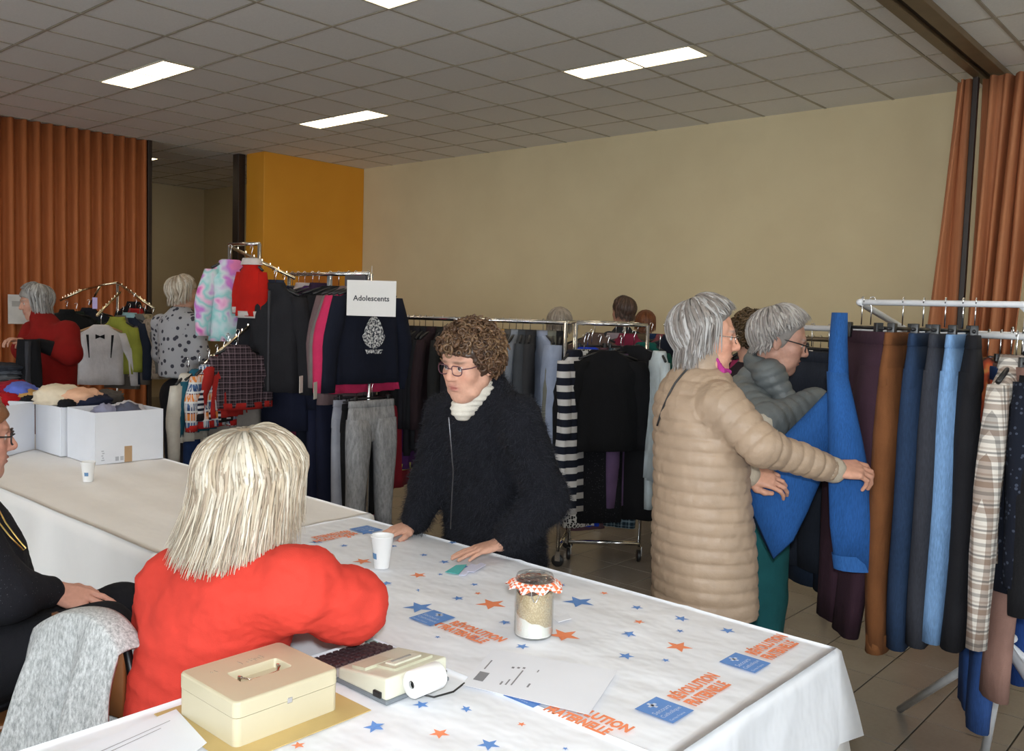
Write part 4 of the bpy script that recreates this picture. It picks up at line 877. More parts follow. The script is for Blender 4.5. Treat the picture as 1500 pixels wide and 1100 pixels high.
top('red_dress', CM('6e1420'), 'dark red garment hanging at the back of the teenage rail', 'dress', w=.30, l=.62, sl=0, p=at(585, 555, d=5.85), rz=fx+.5); top('purple_skirt', CM('3b1848'), 'purple satin skirt with a yellow hem beside the red garment', 'skirt', w=.26, l=.46, sl=0, p=at(595, 562, d=5.9), rz=fx+.5, flare=1.6, trim=CM('8f8a4a'))
# the sign
sg = at(544, 437, d=5.24); so = MB().cbox((-.148, -.001, -.105), (.148, .001, .105), .0006).build('paper_sign', mat('sign_paper', (.74, .72, .70), .7, var=.03)); so.location = sg; so.rotation_euler = (0, 0, toC(sg)-.25)
tag(so, 'white paper sign reading Adolescents hung on the teenage clothes rail', 'sign')
_M = Matrix(((-1, 0, 0, 0), (0, 0, 1, .0016), (0, 1, 0, -.015), (0, 0, 0, 1))); text_mesh('Adolescents', .044, mat('sign_ink', (.06, .06, .07), .8), so, _M, align='CENTER', bold=.001)
MB().tube([(0, 0, .104), (.0, 0, .19)], .0012, 5).build('string', mat('string', (.6, .6, .6), .8), so)
# ---------- brassy rack by the folding curtain
Q0 = at(172, 414, d=7.9)
g5 = empty('waterfall_rack', (Q0.x, Q0.y, 0), 0, 'brassy four-arm display rack by the orange folding curtain', 'clothes rack')
post(g5, Q0, Q0.z); 
for p_ in ((150, 416, 7.9), (172, 414, 7.9)): pass
arm(g5, Q0, at(226, 452, d=7.6)); arm(g5, at(176, 428, d=7.9), at(142, 462, d=7.3)); arm(g5, at(146, 420, d=8.0), at(132, 445, d=8.3)); arm(g5, at(120, 425, d=8.1), at(88, 440, d=8.1))
MB().tube([loc(Q0, g5), loc(at(146, 418, d=8.0), g5), loc(at(120, 425, d=8.1), g5)], .010, 8).build('top_bar', GOLD, g5, True)
MB().tube([(-.3, 0, .03), (.3, 0, .03)], .016, 8).build('foot', CHROME, g5, True); MB().tube([(0, -.3, .03), (0, .3, .03)], .016, 8).build('foot', CHROME, g5, True)
rq = toC(Q0)
wt = top('printed_tee', CM('c4c0c2'), 'white child shirt printed with a black bow tie and braces', 'shirt', w=.36, l=.50, t=.05, sl=.46, p=at(148, 460, d=7.35), rz=rq-.1, sw=.055, hm=HANG_W, out=.035)
pk = CM('17171c')
for s in (-1, 1): mesh('printed_brace', [(s*.085, .066, -.17), (s*.105, .066, -.17), (s*.085, .066, -.36), (s*.078, .066, -.36)], [(0, 1, 2, 3)], pk, wt)
mesh('printed_bow_tie', [(-.035, .066, -.165), (0, .066, -.18), (.035, .066, -.165), (.035, .066, -.205), (0, .066, -.19), (-.035, .066, -.205)], [(0, 1, 4, 5), (1, 2, 3, 4)], pk, wt)
for x, y, d, c, lab, cat, w_, l_, dr in ((172, 452, 7.45, '8a8f3a', 'lime green child top behind the bow-tie shirt', 'top', .34, .46, -.6), (180, 450, 7.5, '5c5650', 'taupe child cardigan behind the lime green top', 'cardigan', .34, .60, -.7), (190, 446, 7.5, '1b2231', 'dark navy child jacket with pale collar on the brassy rack', 'jacket', .34, .58, -.8), (199, 440, 7.6, '8a1f1e', 'brick red child jumper on the brassy rack', 'jumper', .34, .46, -.8), (196, 430, 7.7, '101013', 'black child jacket at the top of the brassy rack', 'jacket', .34, .50, -.8),
        (112, 445, 8.2, '16201c', 'very dark green anorak on the brassy rack', 'anorak', .48, .62, .3), (98, 442, 8.1, '121416', 'black anorak behind the red sweater wearer', 'anorak', .48, .62, .4), (130, 440, 8.3, '181a22', 'black padded jacket behind the bow-tie shirt', 'jacket', .46, .60, .1), (205, 448, 7.5, '5a5a58', 'grey child sweatshirt on the brassy rack', 'sweatshirt', .32, .5, -.8)):
    top('child_garment', CM(c), lab, cat, w=w_, l=l_, sl=l_*.85, p=at(x, y, d=d), rz=rq+dr, collar=CM('7fa0a8') if x == 190 else CM(c))
cam_ = blotch('camouflage', [(.03, .03, .02), (.16, .13, .07), (.30, .24, .15), (.10, .09, .05)], 22)
top('camouflage_jacket', cam_, 'brown camouflage child jacket at the low end of the brassy rack arm', 'jacket', w=.34, l=.50, sl=.46, p=at(212, 448, d=7.5), rz=rq-.4, collar=cam_)
top('camouflage_jacket', blotch('knit_brown', [(.12, .09, .06), (.30, .24, .18), (.18, .13, .10)], 26), 'mottled brown child knit jacket at the end of the brassy rack arm', 'jacket', w=.32, l=.50, sl=.46, p=at(224, 452, d=7.45), rz=rq-.5)
pg = MB().cbox((-.02, -.001, -.05), (.02, .001, .05), .0005).build('lilac_tag', mat('lilac_tag', (.55, .45, .80), .5)); pg.location = at(139, 444, d=7.8); pg.rotation_euler = (0, 0, rq); tag(pg, 'lilac paper tag hanging from the brassy rack', 'tag')
# table with a grey pile at the far left
t0 = at(-20, 556, d=6.3); e = empty('display_table', (t0.x-.2, t0.y-.3, 0), .4, 'white table with folded grey clothes beside the red sweater wearer', 'table')
MB().cbox((-.6, -.4, t0.z-.03), (.55, .4, t0.z), .004).build('tabletop', mat('white_top', (.6, .6, .58), .5), e)
for sx in (-.55, .5):
    for sy in (-.35, .35): MB().tube([(sx, sy, 0), (sx, sy, t0.z-.03)], .015, 8).build('leg', lgm, e)
for k, c in enumerate(('5a5c60', '4b4f58', '2d3038')): 
    q = at(6+3*k, 553, d=6.25); o = crumple('folded_garment', c, (q.x, q.y, t0.z+.03+.035*k), (.16, .13, .03), ('mid grey', 'blue-grey', 'charcoal')[k]+' folded garment in the pile on the white table', 70+k)
# ================================================================== people: signed-distance bodies polygonised with surface nets
def v3(a): return np.array(a, np.float64)
def rc(a, b, ra, rb):
    a, b = v3(a), v3(b); m = max(ra, rb); ba = b-a; L2 = max(float(ba @ ba), 1e-9)
    def f(X, Y, Z):
        x, y, z = X-a[0], Y-a[1], Z-a[2]; t = np.clip((x*ba[0]+y*ba[1]+z*ba[2])/L2, 0, 1)
        return np.sqrt((x-t*ba[0])**2+(y-t*ba[1])**2+(z-t*ba[2])**2)-(ra+(rb-ra)*t)
    return np.minimum(a, b)-m, np.maximum(a, b)+m, f
def elp(c, r, R=None):
    c = v3(c); r = v3(r); Rm = np.eye(3) if R is None else np.array(R, float); m = np.abs(Rm) @ r
    def f(X, Y, Z):
        x, y, z = X-c[0], Y-c[1], Z-c[2]
        u = Rm[0, 0]*x+Rm[1, 0]*y+Rm[2, 0]*z; v = Rm[0, 1]*x+Rm[1, 1]*y+Rm[2, 1]*z; w_ = Rm[0, 2]*x+Rm[1, 2]*y+Rm[2, 2]*z
        k0 = np.sqrt((u/r[0])**2+(v/r[1])**2+(w_/r[2])**2); k1 = np.sqrt((u/r[0]**2)**2+(v/r[1]**2)**2+(w_/r[2]**2)**2)+1e-6
        return k0*(k0-1)/k1
    return c-m, c+m, f
def loft(S_, yaw=0, o=(0, 0, 0)):
    """stack of ellipses (z, cx, cy, half width, half depth) in a frame turned by yaw"""
    S_ = np.array(sorted(S_), float); zs = S_[:, 0]; n = len(zs); zz = np.linspace(zs[0], zs[-1], 80); T_ = np.zeros((80, 4))
    for c in range(4):
        y = S_[:, c+1]; m = np.gradient(y, zs) if n > 2 else np.full(n, (y[-1]-y[0])/(zs[-1]-zs[0]))
        i = np.clip(np.searchsorted(zs, zz)-1, 0, n-2); h = zs[i+1]-zs[i]; t = (zz-zs[i])/h
        T_[:, c] = (2*t**3-3*t**2+1)*y[i]+(t**3-2*t**2+t)*h*m[i]+(-2*t**3+3*t**2)*y[i+1]+(t**3-t**2)*h*m[i+1]
    ca, sa = math.cos(yaw), math.sin(yaw); R = float(np.max(np.abs(T_[:, :2]))+np.max(T_[:, 2:])); o = v3(o)
    def f(X, Y, Z):
        x, y = X-o[0], Y-o[1]; u = ca*x+sa*y; v = -sa*x+ca*y; z = Z-o[2]
        cx, cy, a, b = (np.interp(z, zz, T_[:, c]) for c in range(4)); u = u-cx; v = v-cy
        k0 = np.sqrt((u/a)**2+(v/b)**2); k1 = np.sqrt((u/a**2)**2+(v/b**2)**2)+1e-6
        d = k0*(k0-1)/k1; return np.maximum(d, np.maximum(z-zz[-1], zz[0]-z))
    return o+np.array([-R, -R, zs[0]]), o+np.array([R, R, zs[-1]]), f
def sdf(ops, vox):
    lo = np.min([p[0] for k, p, s in ops if k == '+'], 0)-4*vox; hi = np.max([p[1] for k, p, s in ops if k == '+'], 0)+4*vox
    n = np.ceil((hi-lo)/vox).astype(int)+1; ax = [lo[i]+vox*np.arange(n[i]) for i in range(3)]; D = np.full(n, .5, np.float32)
    for kind, (pl, ph, f), k in ops:
        m = k+4*vox; i0 = np.clip(((pl-m-lo)/vox).astype(int), 0, n-1); i1 = np.clip(((ph+m-lo)/vox).astype(int)+2, 1, n)
        if np.any(i1 <= i0): continue
        sl = tuple(slice(i0[q], i1[q]) for q in range(3))
        d = f(ax[0][sl[0]][:, None, None], ax[1][sl[1]][None, :, None], ax[2][sl[2]][None, None, :]).astype(np.float32); c = D[sl]
        if kind == '+':
            if k > 0: h = np.clip(.5+.5*(c-d)/k, 0, 1); D[sl] = c+(d-c)*h-k*h*(1-h)
            else: D[sl] = np.minimum(c, d)
        else:
            if k > 0: h = np.clip(.5-.5*(c+d)/k, 0, 1); D[sl] = c+(-d-c)*h+k*h*(1-h)
            else: D[sl] = np.maximum(c, -d)
    D[0] = D[-1] = .5; D[:, 0] = D[:, -1] = .5; D[:, :, 0] = D[:, :, -1] = .5
    s = D < 0; cs = np.zeros([q-1 for q in n], np.int8)
    for a in (0, 1):
        for b in (0, 1):
            for c in (0, 1): cs += s[a:n[0]-1+a, b:n[1]-1+b, c:n[2]-1+c]
    I = np.argwhere((cs > 0) & (cs < 8)); idx = np.full(cs.shape, -1, np.int64); idx[tuple(I.T)] = np.arange(len(I))
    acc = np.zeros((len(I), 3)); cnt = np.zeros(len(I)); cor = [(a, b, c) for a in (0, 1) for b in (0, 1) for c in (0, 1)]
    val = {c: D[I[:, 0]+c[0], I[:, 1]+c[1], I[:, 2]+c[2]] for c in cor}
    for c in cor:
        for q in range(3):
            if c[q]: continue
            e = list(c); e[q] = 1; e = tuple(e); va, vb = val[c], val[e]; m = (va < 0) != (vb < 0); t = va[m]/(va[m]-vb[m])
            p = np.tile(np.array(c, float), (m.sum(), 1)); p[:, q] = t; acc[m] += p; cnt[m] += 1
    V = lo+vox*(I+acc/cnt[:, None]); F = []
    for q in range(3):
        r1, r2 = (q+1) % 3, (q+2) % 3; a = [slice(None)]*3; b = [slice(None)]*3; a[q] = slice(0, -1); b[q] = slice(1, None)
        ch = s[tuple(a)] != s[tuple(b)]; E = np.argwhere(ch); E = E[(E[:, r1] > 0) & (E[:, r2] > 0) & (E[:, r1] < n[r1]-1) & (E[:, r2] < n[r2]-1)]
        ins = s[tuple(E.T)]; u1 = np.zeros(3, int); u1[r1] = 1; u2 = np.zeros(3, int); u2[r2] = 1
        qd = np.stack([idx[tuple((E-u1-u2).T)], idx[tuple((E-u2).T)], idx[tuple(E.T)], idx[tuple((E-u1).T)]], 1)
        qd[~ins] = qd[~ins][:, ::-1]; F.append(qd)
    F = np.concatenate(F); return V, F[(F >= 0).all(1)]
def vnormals(V, F):
    n = np.cross(V[F[:, 2]]-V[F[:, 0]], V[F[:, 3]]-V[F[:, 1]]); N = np.zeros_like(V)
    for c in range(4): np.add.at(N, F[:, c], n)
    return N/(np.linalg.norm(N, axis=1, keepdims=True)+1e-12)
def relax(V, F, it=2, k=.5):
    for _ in range(it):
        A = np.zeros_like(V); c = np.zeros(len(V))
        for i in range(4):
            for j in (1, 3): np.add.at(A, F[:, i], V[F[:, (i+j) % 4]]); np.add.at(c, F[:, i], 1)
        V = V+k*(A/np.maximum(c, 1)[:, None]-V)
    return V
def big_mesh(name, V, F, m, parent, col=None):
    me = bpy.data.meshes.new(name); me.vertices.add(len(V)); me.vertices.foreach_set('co', V.astype(np.float32).ravel())
    k = F.shape[1]; me.loops.add(F.size); me.loops.foreach_set('vertex_index', F.astype(np.int32).ravel()); me.polygons.add(len(F)); me.polygons.foreach_set('loop_start', np.arange(0, F.size, k, dtype=np.int32)); me.polygons.foreach_set('loop_total', np.full(len(F), k, np.int32))
    me.update(calc_edges=True); me.polygons.foreach_set('use_smooth', np.ones(len(F), bool))
    if col is not None:
        at_ = me.color_attributes.new('Col', 'FLOAT_COLOR', 'POINT'); at_.data.foreach_set('color', np.concatenate([col, np.ones((len(col), 1))], 1).astype(np.float32).ravel())
    me.materials.append(m); o = bpy.data.objects.new(name, me); C.objects.link(o); o.parent = parent; return o
def attr_mat(name, rough=.5, spec=.35, var=.1, sc=60, sss=0, bump=.1):
    t = NT(name); a = t.node('ShaderNodeVertexColor'); a.layer_name = 'Col'; n = t.noise(t.coord(), sc, 4)
    t.ln(t.mix(1, a.outputs[0], t.ramp(n, [(.3, (1-var,)*3), (.7, (1+var*.3,)*3)]), 'MULTIPLY'), t.b.inputs['Base Color'])
    t.b.inputs['Roughness'].default_value = rough; t.b.inputs['Specular IOR Level'].default_value = spec
    if bump: t.bump(n, bump, .003)
    return t.m
SKIN = attr_mat('skin', .5, .35, .10, 90); HAIRM = attr_mat('hair', .42, .4, .12, 40, 0, 0)
def Rz(a): return np.array([[math.cos(a), -math.sin(a), 0], [math.sin(a), math.cos(a), 0], [0, 0, 1.]])
def Rx(a): return np.array([[1, 0, 0], [0, math.cos(a), -math.sin(a)], [0, math.sin(a), math.cos(a)]])
def Ry(a): return np.array([[math.cos(a), 0, math.sin(a)], [0, 1, 0], [-math.sin(a), 0, math.cos(a)]])
class Person:
    def __init__(s, base, yaw, label):
        s.b = np.array([base[0], base[1], 0.]); s.yaw = yaw; s.e = empty('person', (base[0], base[1], 0), 0, label, 'person'); s.fine = []; s.coarse = []; s.hands = []; s.tips = []
    def L(s, px, py, d): q = at(px, py, d=d); return np.array(q)-s.b
    def P(s, x, y, z): return Rz(s.yaw) @ np.array([x, y, z])
    def head(s, c, yaw, pitch=0, roll=0, sc=1.0, skin=(.56, .30, .21), age=1, mouth=.0, hairc=(.2, .15, .1), hairline=.078):
        R = Rz(yaw) @ Rx(-pitch) @ Ry(roll); s.hR, s.hc, s.hs = R, v3(c), sc; s.skin = skin; s.hairc = hairc; s.hairline = hairline
        T = lambda p: s.hc+R @ (v3(p)*sc)
        A = []
        def E(p, r, k, kind='+', RR=None): A.append((kind, elp(T(p), v3(r)*sc, R if RR is None else R @ RR), k*sc))
        def K(p, q, a, b, k, kind='+'): A.append((kind, rc(T(p), T(q), a*sc, b*sc), k*sc))
        E((0, -.014, .036), (.075, .096, .084), 0); E((0, .022, -.015), (.064, .070, .090), .02)
        E((0, .058, -.094), (.027, .026, .022), .022)
        for x in (-1, 1):
            K((x*.050, -.004, -.052), (x*.018, .060, -.096), .022, .016, .022); E((x*.040, .056, -.022), (.026, .026, .026), .02)
            E((x*.078, -.010, -.006), (.008, .018, .031), .006, '+', Rz(x*.35)); E((x*.052, .04, .035), (.02, .03, .03), .02)
            E((x*.026, .062, -.058), (.022, .024, .026), .02)
        K((-.034, .080, .026), (.034, .080, .026), .012, .012, .014)
        for x in (-1, 1): E((x*.031, .100, .005), (.019, .016, .012), .012, '-')
        K((0, .086, .014), (0, .104, -.022), .0085, .0115, .010); E((0, .103, -.027), (.0125, .012, .011), .008)
        for x in (-1, 1): E((x*.0125, .094, -.031), (.0085, .011, .008), .006)
        E((0, .084, -.058), (.025, .012, .0065), .006); E((0, .082, -.0695), (.021, .012, .0072), .006); E((0, .090+.004, -.0638), (.022, .012, .0022+mouth), .004, '-')
        if age:
            for x in (-1, 1):
                E((x*.044, .040, -.086), (.022, .026, .020), .020); K((x*.021, .104, -.032), (x*.034, .088, -.066), .0025, .002, .008, '-'); K((x*.026, .090, -.070), (x*.030, .082, -.088), .002, .0015, .006, '-')
                K((x*.020, .096, -.010), (x*.042, .084, -.011), .002, .002, .006, '-'); K((x*.014, .104, .030), (x*.012, .100, .040), .0015, .001, .004, '-')
            E((0, .040, -.112), (.034, .034, .014), .02)
        for x in (-1, 1): E((x*.031, .0755, .006), (.0128, .0128, .0125), .002)
        s.fine += A
    def neck(s, p, r=.052):
        a = s.hc+s.hR @ (v3((0, -.022, -.045))*s.hs); s.fine.append(('+', rc(a, p, r*.95, r), .03)); s.coarse.append(('+', rc(a, p, r*.9, r*.95), .02))
    def hand(s, wrist, fdir, dorsal, side, curl=(.25, .3, .2), thumb=.0, sc=1.0, spread=.06, fore=None):
        y = v3(fdir)/np.linalg.norm(fdir); z = v3(dorsal); z = z-y*(z @ y); z /= np.linalg.norm(z); x = np.cross(y, z); R = np.stack([x, y, z], 1); w0 = v3(wrist); sg = side   # +1 : thumb on +x
        T = lambda p: w0+R @ (v3(p)*sc); A = [('+', elp(T((0, .048, 0)), v3((.038, .050, .0145))*sc, R), 0)]
        if fore is not None: A.append(('+', rc(T((0, .004, 0)), fore, .0245*sc, .033*sc), .02))
        A.append(('+', rc(T((.008, .0, 0)), T((-.008, .0, 0)), .021*sc, .021*sc), .012))
        for i, (bx, by, ls, r) in enumerate(((.029, .086, (.040, .025, .021), .0088), (.010, .091, (.044, .028, .021), .0090), (-.0105, .087, (.040, .026, .021), .0086), (-.029, .077, (.031, .019, .018), .0076))):
            A.append(('+', rc(T((bx*.5*sg, .012, 0)), T((bx*sg, by, .001)), .012*sc, .0105*sc), .010)); p = v3((bx*sg, by, .001)); an = 0; ca = curl[i] if isinstance(curl[0], (tuple, list)) else curl
            sp = (bx/.03)*spread
            for q in range(3):
                an += ca[q]; d = v3((math.sin(sp)*sg*math.cos(an), math.cos(sp)*math.cos(an), -math.sin(an))); p2 = p+d*ls[q]
                A.append(('+', rc(T(p), T(p2), r*(1-.09*q)*sc, r*(1-.09*(q+1))*sc), .0025)); p = p2
            s.tips.append((T(p), R @ v3((0, .3, 1))))
        t0, t1, t2, t3 = (.018*sg, .016, -.006), (.040*sg, .044, -.012-.01*thumb), ((.050-.014*thumb)*sg, .072, -.016-.018*thumb), ((.053-.030*thumb)*sg, .096, -.018-.024*thumb)
        for a, b, ra, rb in ((t0, t1, .0155, .0125), (t1, t2, .0115, .0098), (t2, t3, .0098, .0082)): A.append(('+', rc(T(a), T(b), ra*sc, rb*sc), .008))
        s.hands.append(A)
    def limb(s, pts, rad, k=.03):
        for i in range(len(pts)-1): s.coarse.append(('+', rc(pts[i], pts[i+1], rad[i], rad[i+1]), k))
    def body(s, vf=.0036, vh=.0034, vc=.016, nail=None):
        MV = []; MF = []; MCo = []; off = 0; sk = np.array(s.skin)
        parts = [(s.fine, vf, 'h')]+[(h, vh, 'm') for h in s.hands]+([(s.coarse, vc, 'c')] if s.coarse else [])
        for ops, vx, kd in parts:
            if not ops: continue
            V, F = sdf(ops, vx); V = relax(V, F, 1 if kd != 'c' else 2, .35); col = np.tile(sk, (len(V), 1))
            if kd == 'h':
                h = ((V-s.hc) @ s.hR)/s.hs; x, y, z = h.T; ax = np.abs(x)
                def blend(m, c): col[:] = col*(1-m[:, None])+np.array(c)*m[:, None]
                g = lambda cx, cy, cz, r: np.exp(-(((ax-cx)/r[0])**2+((y-cy)/r[1])**2+((z-cz)/r[2])**2))
                blend(.35*g(.042, .07, -.025, (.022, .05, .02)), sk*np.array((1.05, .72, .68))); blend(.35*g(0, .11, -.026, (.014, .03, .014)), sk*np.array((1.05, .75, .7)))
                blend(np.clip(1.15*g(0, .09, -.0635, (.020, .02, .0095)), 0, .75), (.42, .13, .12)); blend(.45*g(.031, .08, -.008, (.018, .03, .007)), sk*.7)
                blend(np.clip(1.2*g(.032, .088, .027, (.020, .03, .0045)), 0, .7), np.array(s.hairc)*.8)
                ed = np.sqrt((ax-.031)**2+(y-.0755)**2+(z-.006)**2); ey = (ed < .0132) & (y > .081); col[ey] = (.62, .60, .58)
                ir = ey & (np.sqrt((ax-.031)**2+(z-.006)**2) < .0062); col[ir] = (.05, .04, .035); lid = ey & (z > .0115); col[lid] = sk*.75
                hm = (z > s.hairline-.03*np.clip(-y*20, 0, 1)-.25*np.clip(-(y-.03), 0, .3)*1.6) & ~((np.abs(ax-.078) < .012) & (z < .03))
                hm &= (z > -.085) & ((y < -.005) | (z > .06)); col[hm] = np.array(s.hairc)*.75
            if kd == 'm' and nail is not None:
                for tp, dn in s.tips:
                    q = V-tp; m = (np.linalg.norm(q, axis=1) < .0105) & ((q @ dn) > .002); col[m] = nail
            MV.append(V); MF.append(F+off); MCo.append(col); off += len(V)
        return big_mesh('body', np.concatenate(MV), np.concatenate(MF), SKIN, s.e, np.concatenate(MCo))
    def cloth(s, name, ops, vox, m, disp=None, rl=2, label=None):
        V, F = sdf(ops, vox); V = relax(V, F, rl, .5)
        if disp is not None: N = vnormals(V, F); V = V+N*disp(V, N)[:, None]
        o = big_mesh(name, V, F, m, s.e)
        if label: o['label'] = label
        return o
    def hs2l(s, p): return s.hc+s.hR @ (v3(p)*s.hs)
    def locks(s, n, tones, zend, vol=.012, seed=1, hl=62, side=98, back=112, wig=.006, w=.008, fring=0, part=0, crown=.35, flip=0, tz=.02, name='hair', wave=0, root=.75, ru=.12):
        r = np.random.RandomState(seed); kv = v3((0, -crown, math.sqrt(1-crown**2))); e1 = v3((0, kv[2], crown)); e2 = v3((1, 0, 0)); c0 = v3((0, -.012, .034)); rad = v3((.080, .101, .090))
        V = []; F = []; Co = []; K = 14; tones = np.array(tones)
        for q in range(n):
            ph = r.uniform(-math.pi, math.pi); th0 = math.radians(r.uniform(2, 70)*(.55 if abs(ph) < 1.0 else 1)); fr = .5+.5*math.cos(ph)
            t1 = math.radians(hl*fr**2+(1-fr**2)*(side if abs(ph) < 1.9 else back)+r.uniform(-6, 6)+fring*fr**2)
            ze = (zend if np.isscalar(zend) else np.interp(abs(ph), zend[0], zend[1]))+r.uniform(-tz, tz); of = vol*(1-.5*r.rand()**2)+.002
            pts = []; dph = r.uniform(-.25, .25)
            for k in range(K):
                u = k/(K-1); th = th0+(t1-th0)*min(1, u*1.7 if ze < -.04 else u); a = ph+dph*u; d = math.cos(th)*kv+math.sin(th)*(math.cos(a)*e1+math.sin(a)*e2)
                tt = 1/np.sqrt(((d/rad)**2).sum()); p = c0+d*(tt+of*math.sin(min(1, u*2+.25)*math.pi/2))
                if ze < -.04 and u > .588:
                    uu = (u-.588)/.412; zz = p[2]+(min(ze, p[2])-p[2])*uu; out = flip*uu**2; p = np.array([p[0]*(1+out), p[1]*(1+out)-(.0 if flip else 0), zz])
                p = p+(e2*math.sin(u*7+q)*wig+e1*math.cos(u*6+q*1.7)*wig*.6)*u+d*wave*math.sin(u*14+q)
                pts.append((p, d))
            tone = tones[r.randint(len(tones))]*r.uniform(.82, 1.12); b0 = len(V); ww = w*r.uniform(.6, 1.3)
            for k, (p, d) in enumerate(pts):
                t = pts[min(k+1, K-1)][0]-pts[max(k-1, 0)][0]; t = t/(np.linalg.norm(t)+1e-9); sd = np.cross(t, d); sd /= (np.linalg.norm(sd)+1e-9); nn = np.cross(sd, t); u = k/(K-1); g = ww*(1-.85*u**3)*(.45+.55*min(1, u*5))
                for ca, sa in ((1, 0), (.5, .55), (-.5, .55), (-1, 0), (0, -.4)): V.append(s.hc+s.hR @ ((p+sd*g*ca+nn*g*.45*sa)*s.hs)); Co.append(tone*(root+(1-root)*min(1, u/ru)))
            for k in range(K-1):
                for j in range(5): F.append((b0+k*5+j, b0+k*5+(j+1) % 5, b0+(k+1)*5+(j+1) % 5, b0+(k+1)*5+j))
        return big_mesh(name, np.array(V), np.array(F), HAIRM, s.e, np.clip(np.array(Co), 0, 1))
    def cap(s, c, vol=.006, z0=-.06, name='hair_base', front=.065, noise=0, sc=9, ops=None):
        """close shell of hair under the locks"""
        A = [('+', elp(s.hs2l((0, -.014, .036)), v3((.077+vol, .098+vol, .086+vol))*s.hs, s.hR), 0)]
        if ops: A += ops
        A.append(('-', elp(s.hs2l((0, .128, -.06)), v3((.20, .120, front+.062))*s.hs, s.hR), .012)); A.append(('-', elp(s.hs2l((0, .03, z0-.2)), v3((.3, .3, .2))*s.hs, s.hR), .012))
        V, F = sdf(A, .006); N = vnormals(V, F)
        if noise: V = V+N*(noise*noise3((V-s.hc), sc*10, 5))[:, None]
        col = np.tile(np.array(c), (len(V), 1))*(1+.25*noise3(V-s.hc, 40, 3))[:, None]; return big_mesh(name, V, F, HAIRM, s.e, np.clip(col, 0, 1))
    def glasses(s, m, rw=.021, rh=.016, th=.0016, y=.103):
        e = empty('glasses'); e.parent = s.e
        T = lambda p: s.hs2l(p)
        for x in (-1, 1):
            pts = []
            for k in range(20):
                a = 2*math.pi*k/20; c, q = math.cos(a), math.sin(a); pts.append(T((x*.031+math.copysign(abs(c)**.7, c)*rw, y-.006*abs(c), .002+math.copysign(abs(q)**.7, q)*rh)))
            MB().tube(pts, th*s.hs, 6, closed=True).build('rim', m, e, True)
            MB().tube([T((x*(.031+rw), y-.006, .008)), T((x*.077, .070, .010)), T((x*.080, -.005, .012)), T((x*.079, -.022, -.004))], th*s.hs, 6).build('temple_arm', m, e, True)
        MB().tube([T((-.010, y-.002, .006)), T((0, y+.004, .009)), T((.010, y-.002, .006))], th*s.hs, 6).build('bridge', m, e, True)
        return e
def chain(pts, rad, k): return [('+', rc(pts[i], pts[i+1], rad[i], rad[i+1]), k) for i in range(len(pts)-1)]
def folds(amp, sc, seed, amp2=0, sc2=0):
    return lambda V, N: amp*noise3(V, sc, seed)+(amp2*noise3(V, sc2, seed+7) if amp2 else 0)
def shoes(P, pts, yaw, c='1a1614'):
    for p in pts:
        f = Rz(yaw) @ v3((0, 1, 0)); a = v3((p[0], p[1], .045)); P.cloth('shoe', [('+', rc(a-f*.04, a+f*.02, .045, .046), 0), ('+', rc(a+f*.02+v3((0, 0, -.010)), a+f*.14+v3((0, 0, -.012)), .042, .032), .03), ('-', elp(a+v3((0, 0, -.25)), (.6, .6, .207)), 0)], .01, mat('shoe_'+c, c, .4))
def legs(P, hips, knees, ankles, m, r=(.095, .070, .052), name='trousers', pel=None, vox=.011, k=.03, hemr=None):
    ops = [('+', elp(pel[0], pel[1], Rz(P.yaw)), 0)] if pel else []
    for h, q, a in zip(hips, knees, ankles): ops += [('+', rc(h, q, r[0], r[1]), k), ('+', rc(q, a, r[1], hemr or r[2]), .02)]
    for a in ankles: P.limb([v3(a)+v3((0, 0, .06)), v3(a)*v3((1, 1, 0))+v3((0, 0, .05))], [.035, .035])
    return P.cloth(name, ops, vox, m, folds(.006, 9, 4))
# ------------------------------------------------------------------ the people
def secs(P, rows):
    out = []
    for (x, y, d, a, b) in rows:
        q = Rz(-P.yaw) @ P.L(x, y, d); out.append((q[2], q[0], q[1], a, b))
    return out
def unit(v): v = v3(v); return v/np.linalg.norm(v)
cR, cU, cF = v3(CR), v3(CU), v3(CF)
def cardm(name, c, rough=.95, bs=500, bump=.5, var=.25):
    t = NT(name); l = lin(c); co = t.coord(); n = t.noise(co, 14, 6, .7); t.col(t.ramp(n, [(.3, [v*(1-var) for v in l[:3]]), (.7, [min(1, v*(1+var)) for v in l[:3]])])); t.b.inputs['Roughness'].default_value = rough; t.b.inputs['Specular IOR Level'].default_value = .2
    t.bump(t.noise(co, bs, 2), bump, .003); return t.m
def fuzz(P, o, n, ln, m, seed=3, up=.0):
    me = o.data; nv = len(me.vertices); V = np.empty(nv*3, np.float32); N = np.empty(nv*3, np.float32); me.vertices.foreach_get('co', V); me.vertices.foreach_get('normal', N); V = V.reshape(-1, 3); N = N.reshape(-1, 3)
    r = np.random.RandomState(seed); i = r.randint(nv, size=n); t = r.normal(size=(n, 3)); t -= N[i]*(t*N[i]).sum(1, keepdims=True); t /= np.linalg.norm(t, axis=1, keepdims=True); s = np.cross(N[i], t); L = ln*r.uniform(.5, 1.2, (n, 1))
    A = V[i]-s*.0006; B = V[i]+s*.0006; Cc = V[i]+N[i]*L*.75+t*L*.7+v3((0, 0, -1))*L*up
    W_ = np.stack([A, B, Cc], 1).reshape(-1, 3); F = np.arange(3*n).reshape(-1, 3); f = big_mesh('fuzz', W_, F, m, o); f['kind'] = 'stuff'; return f
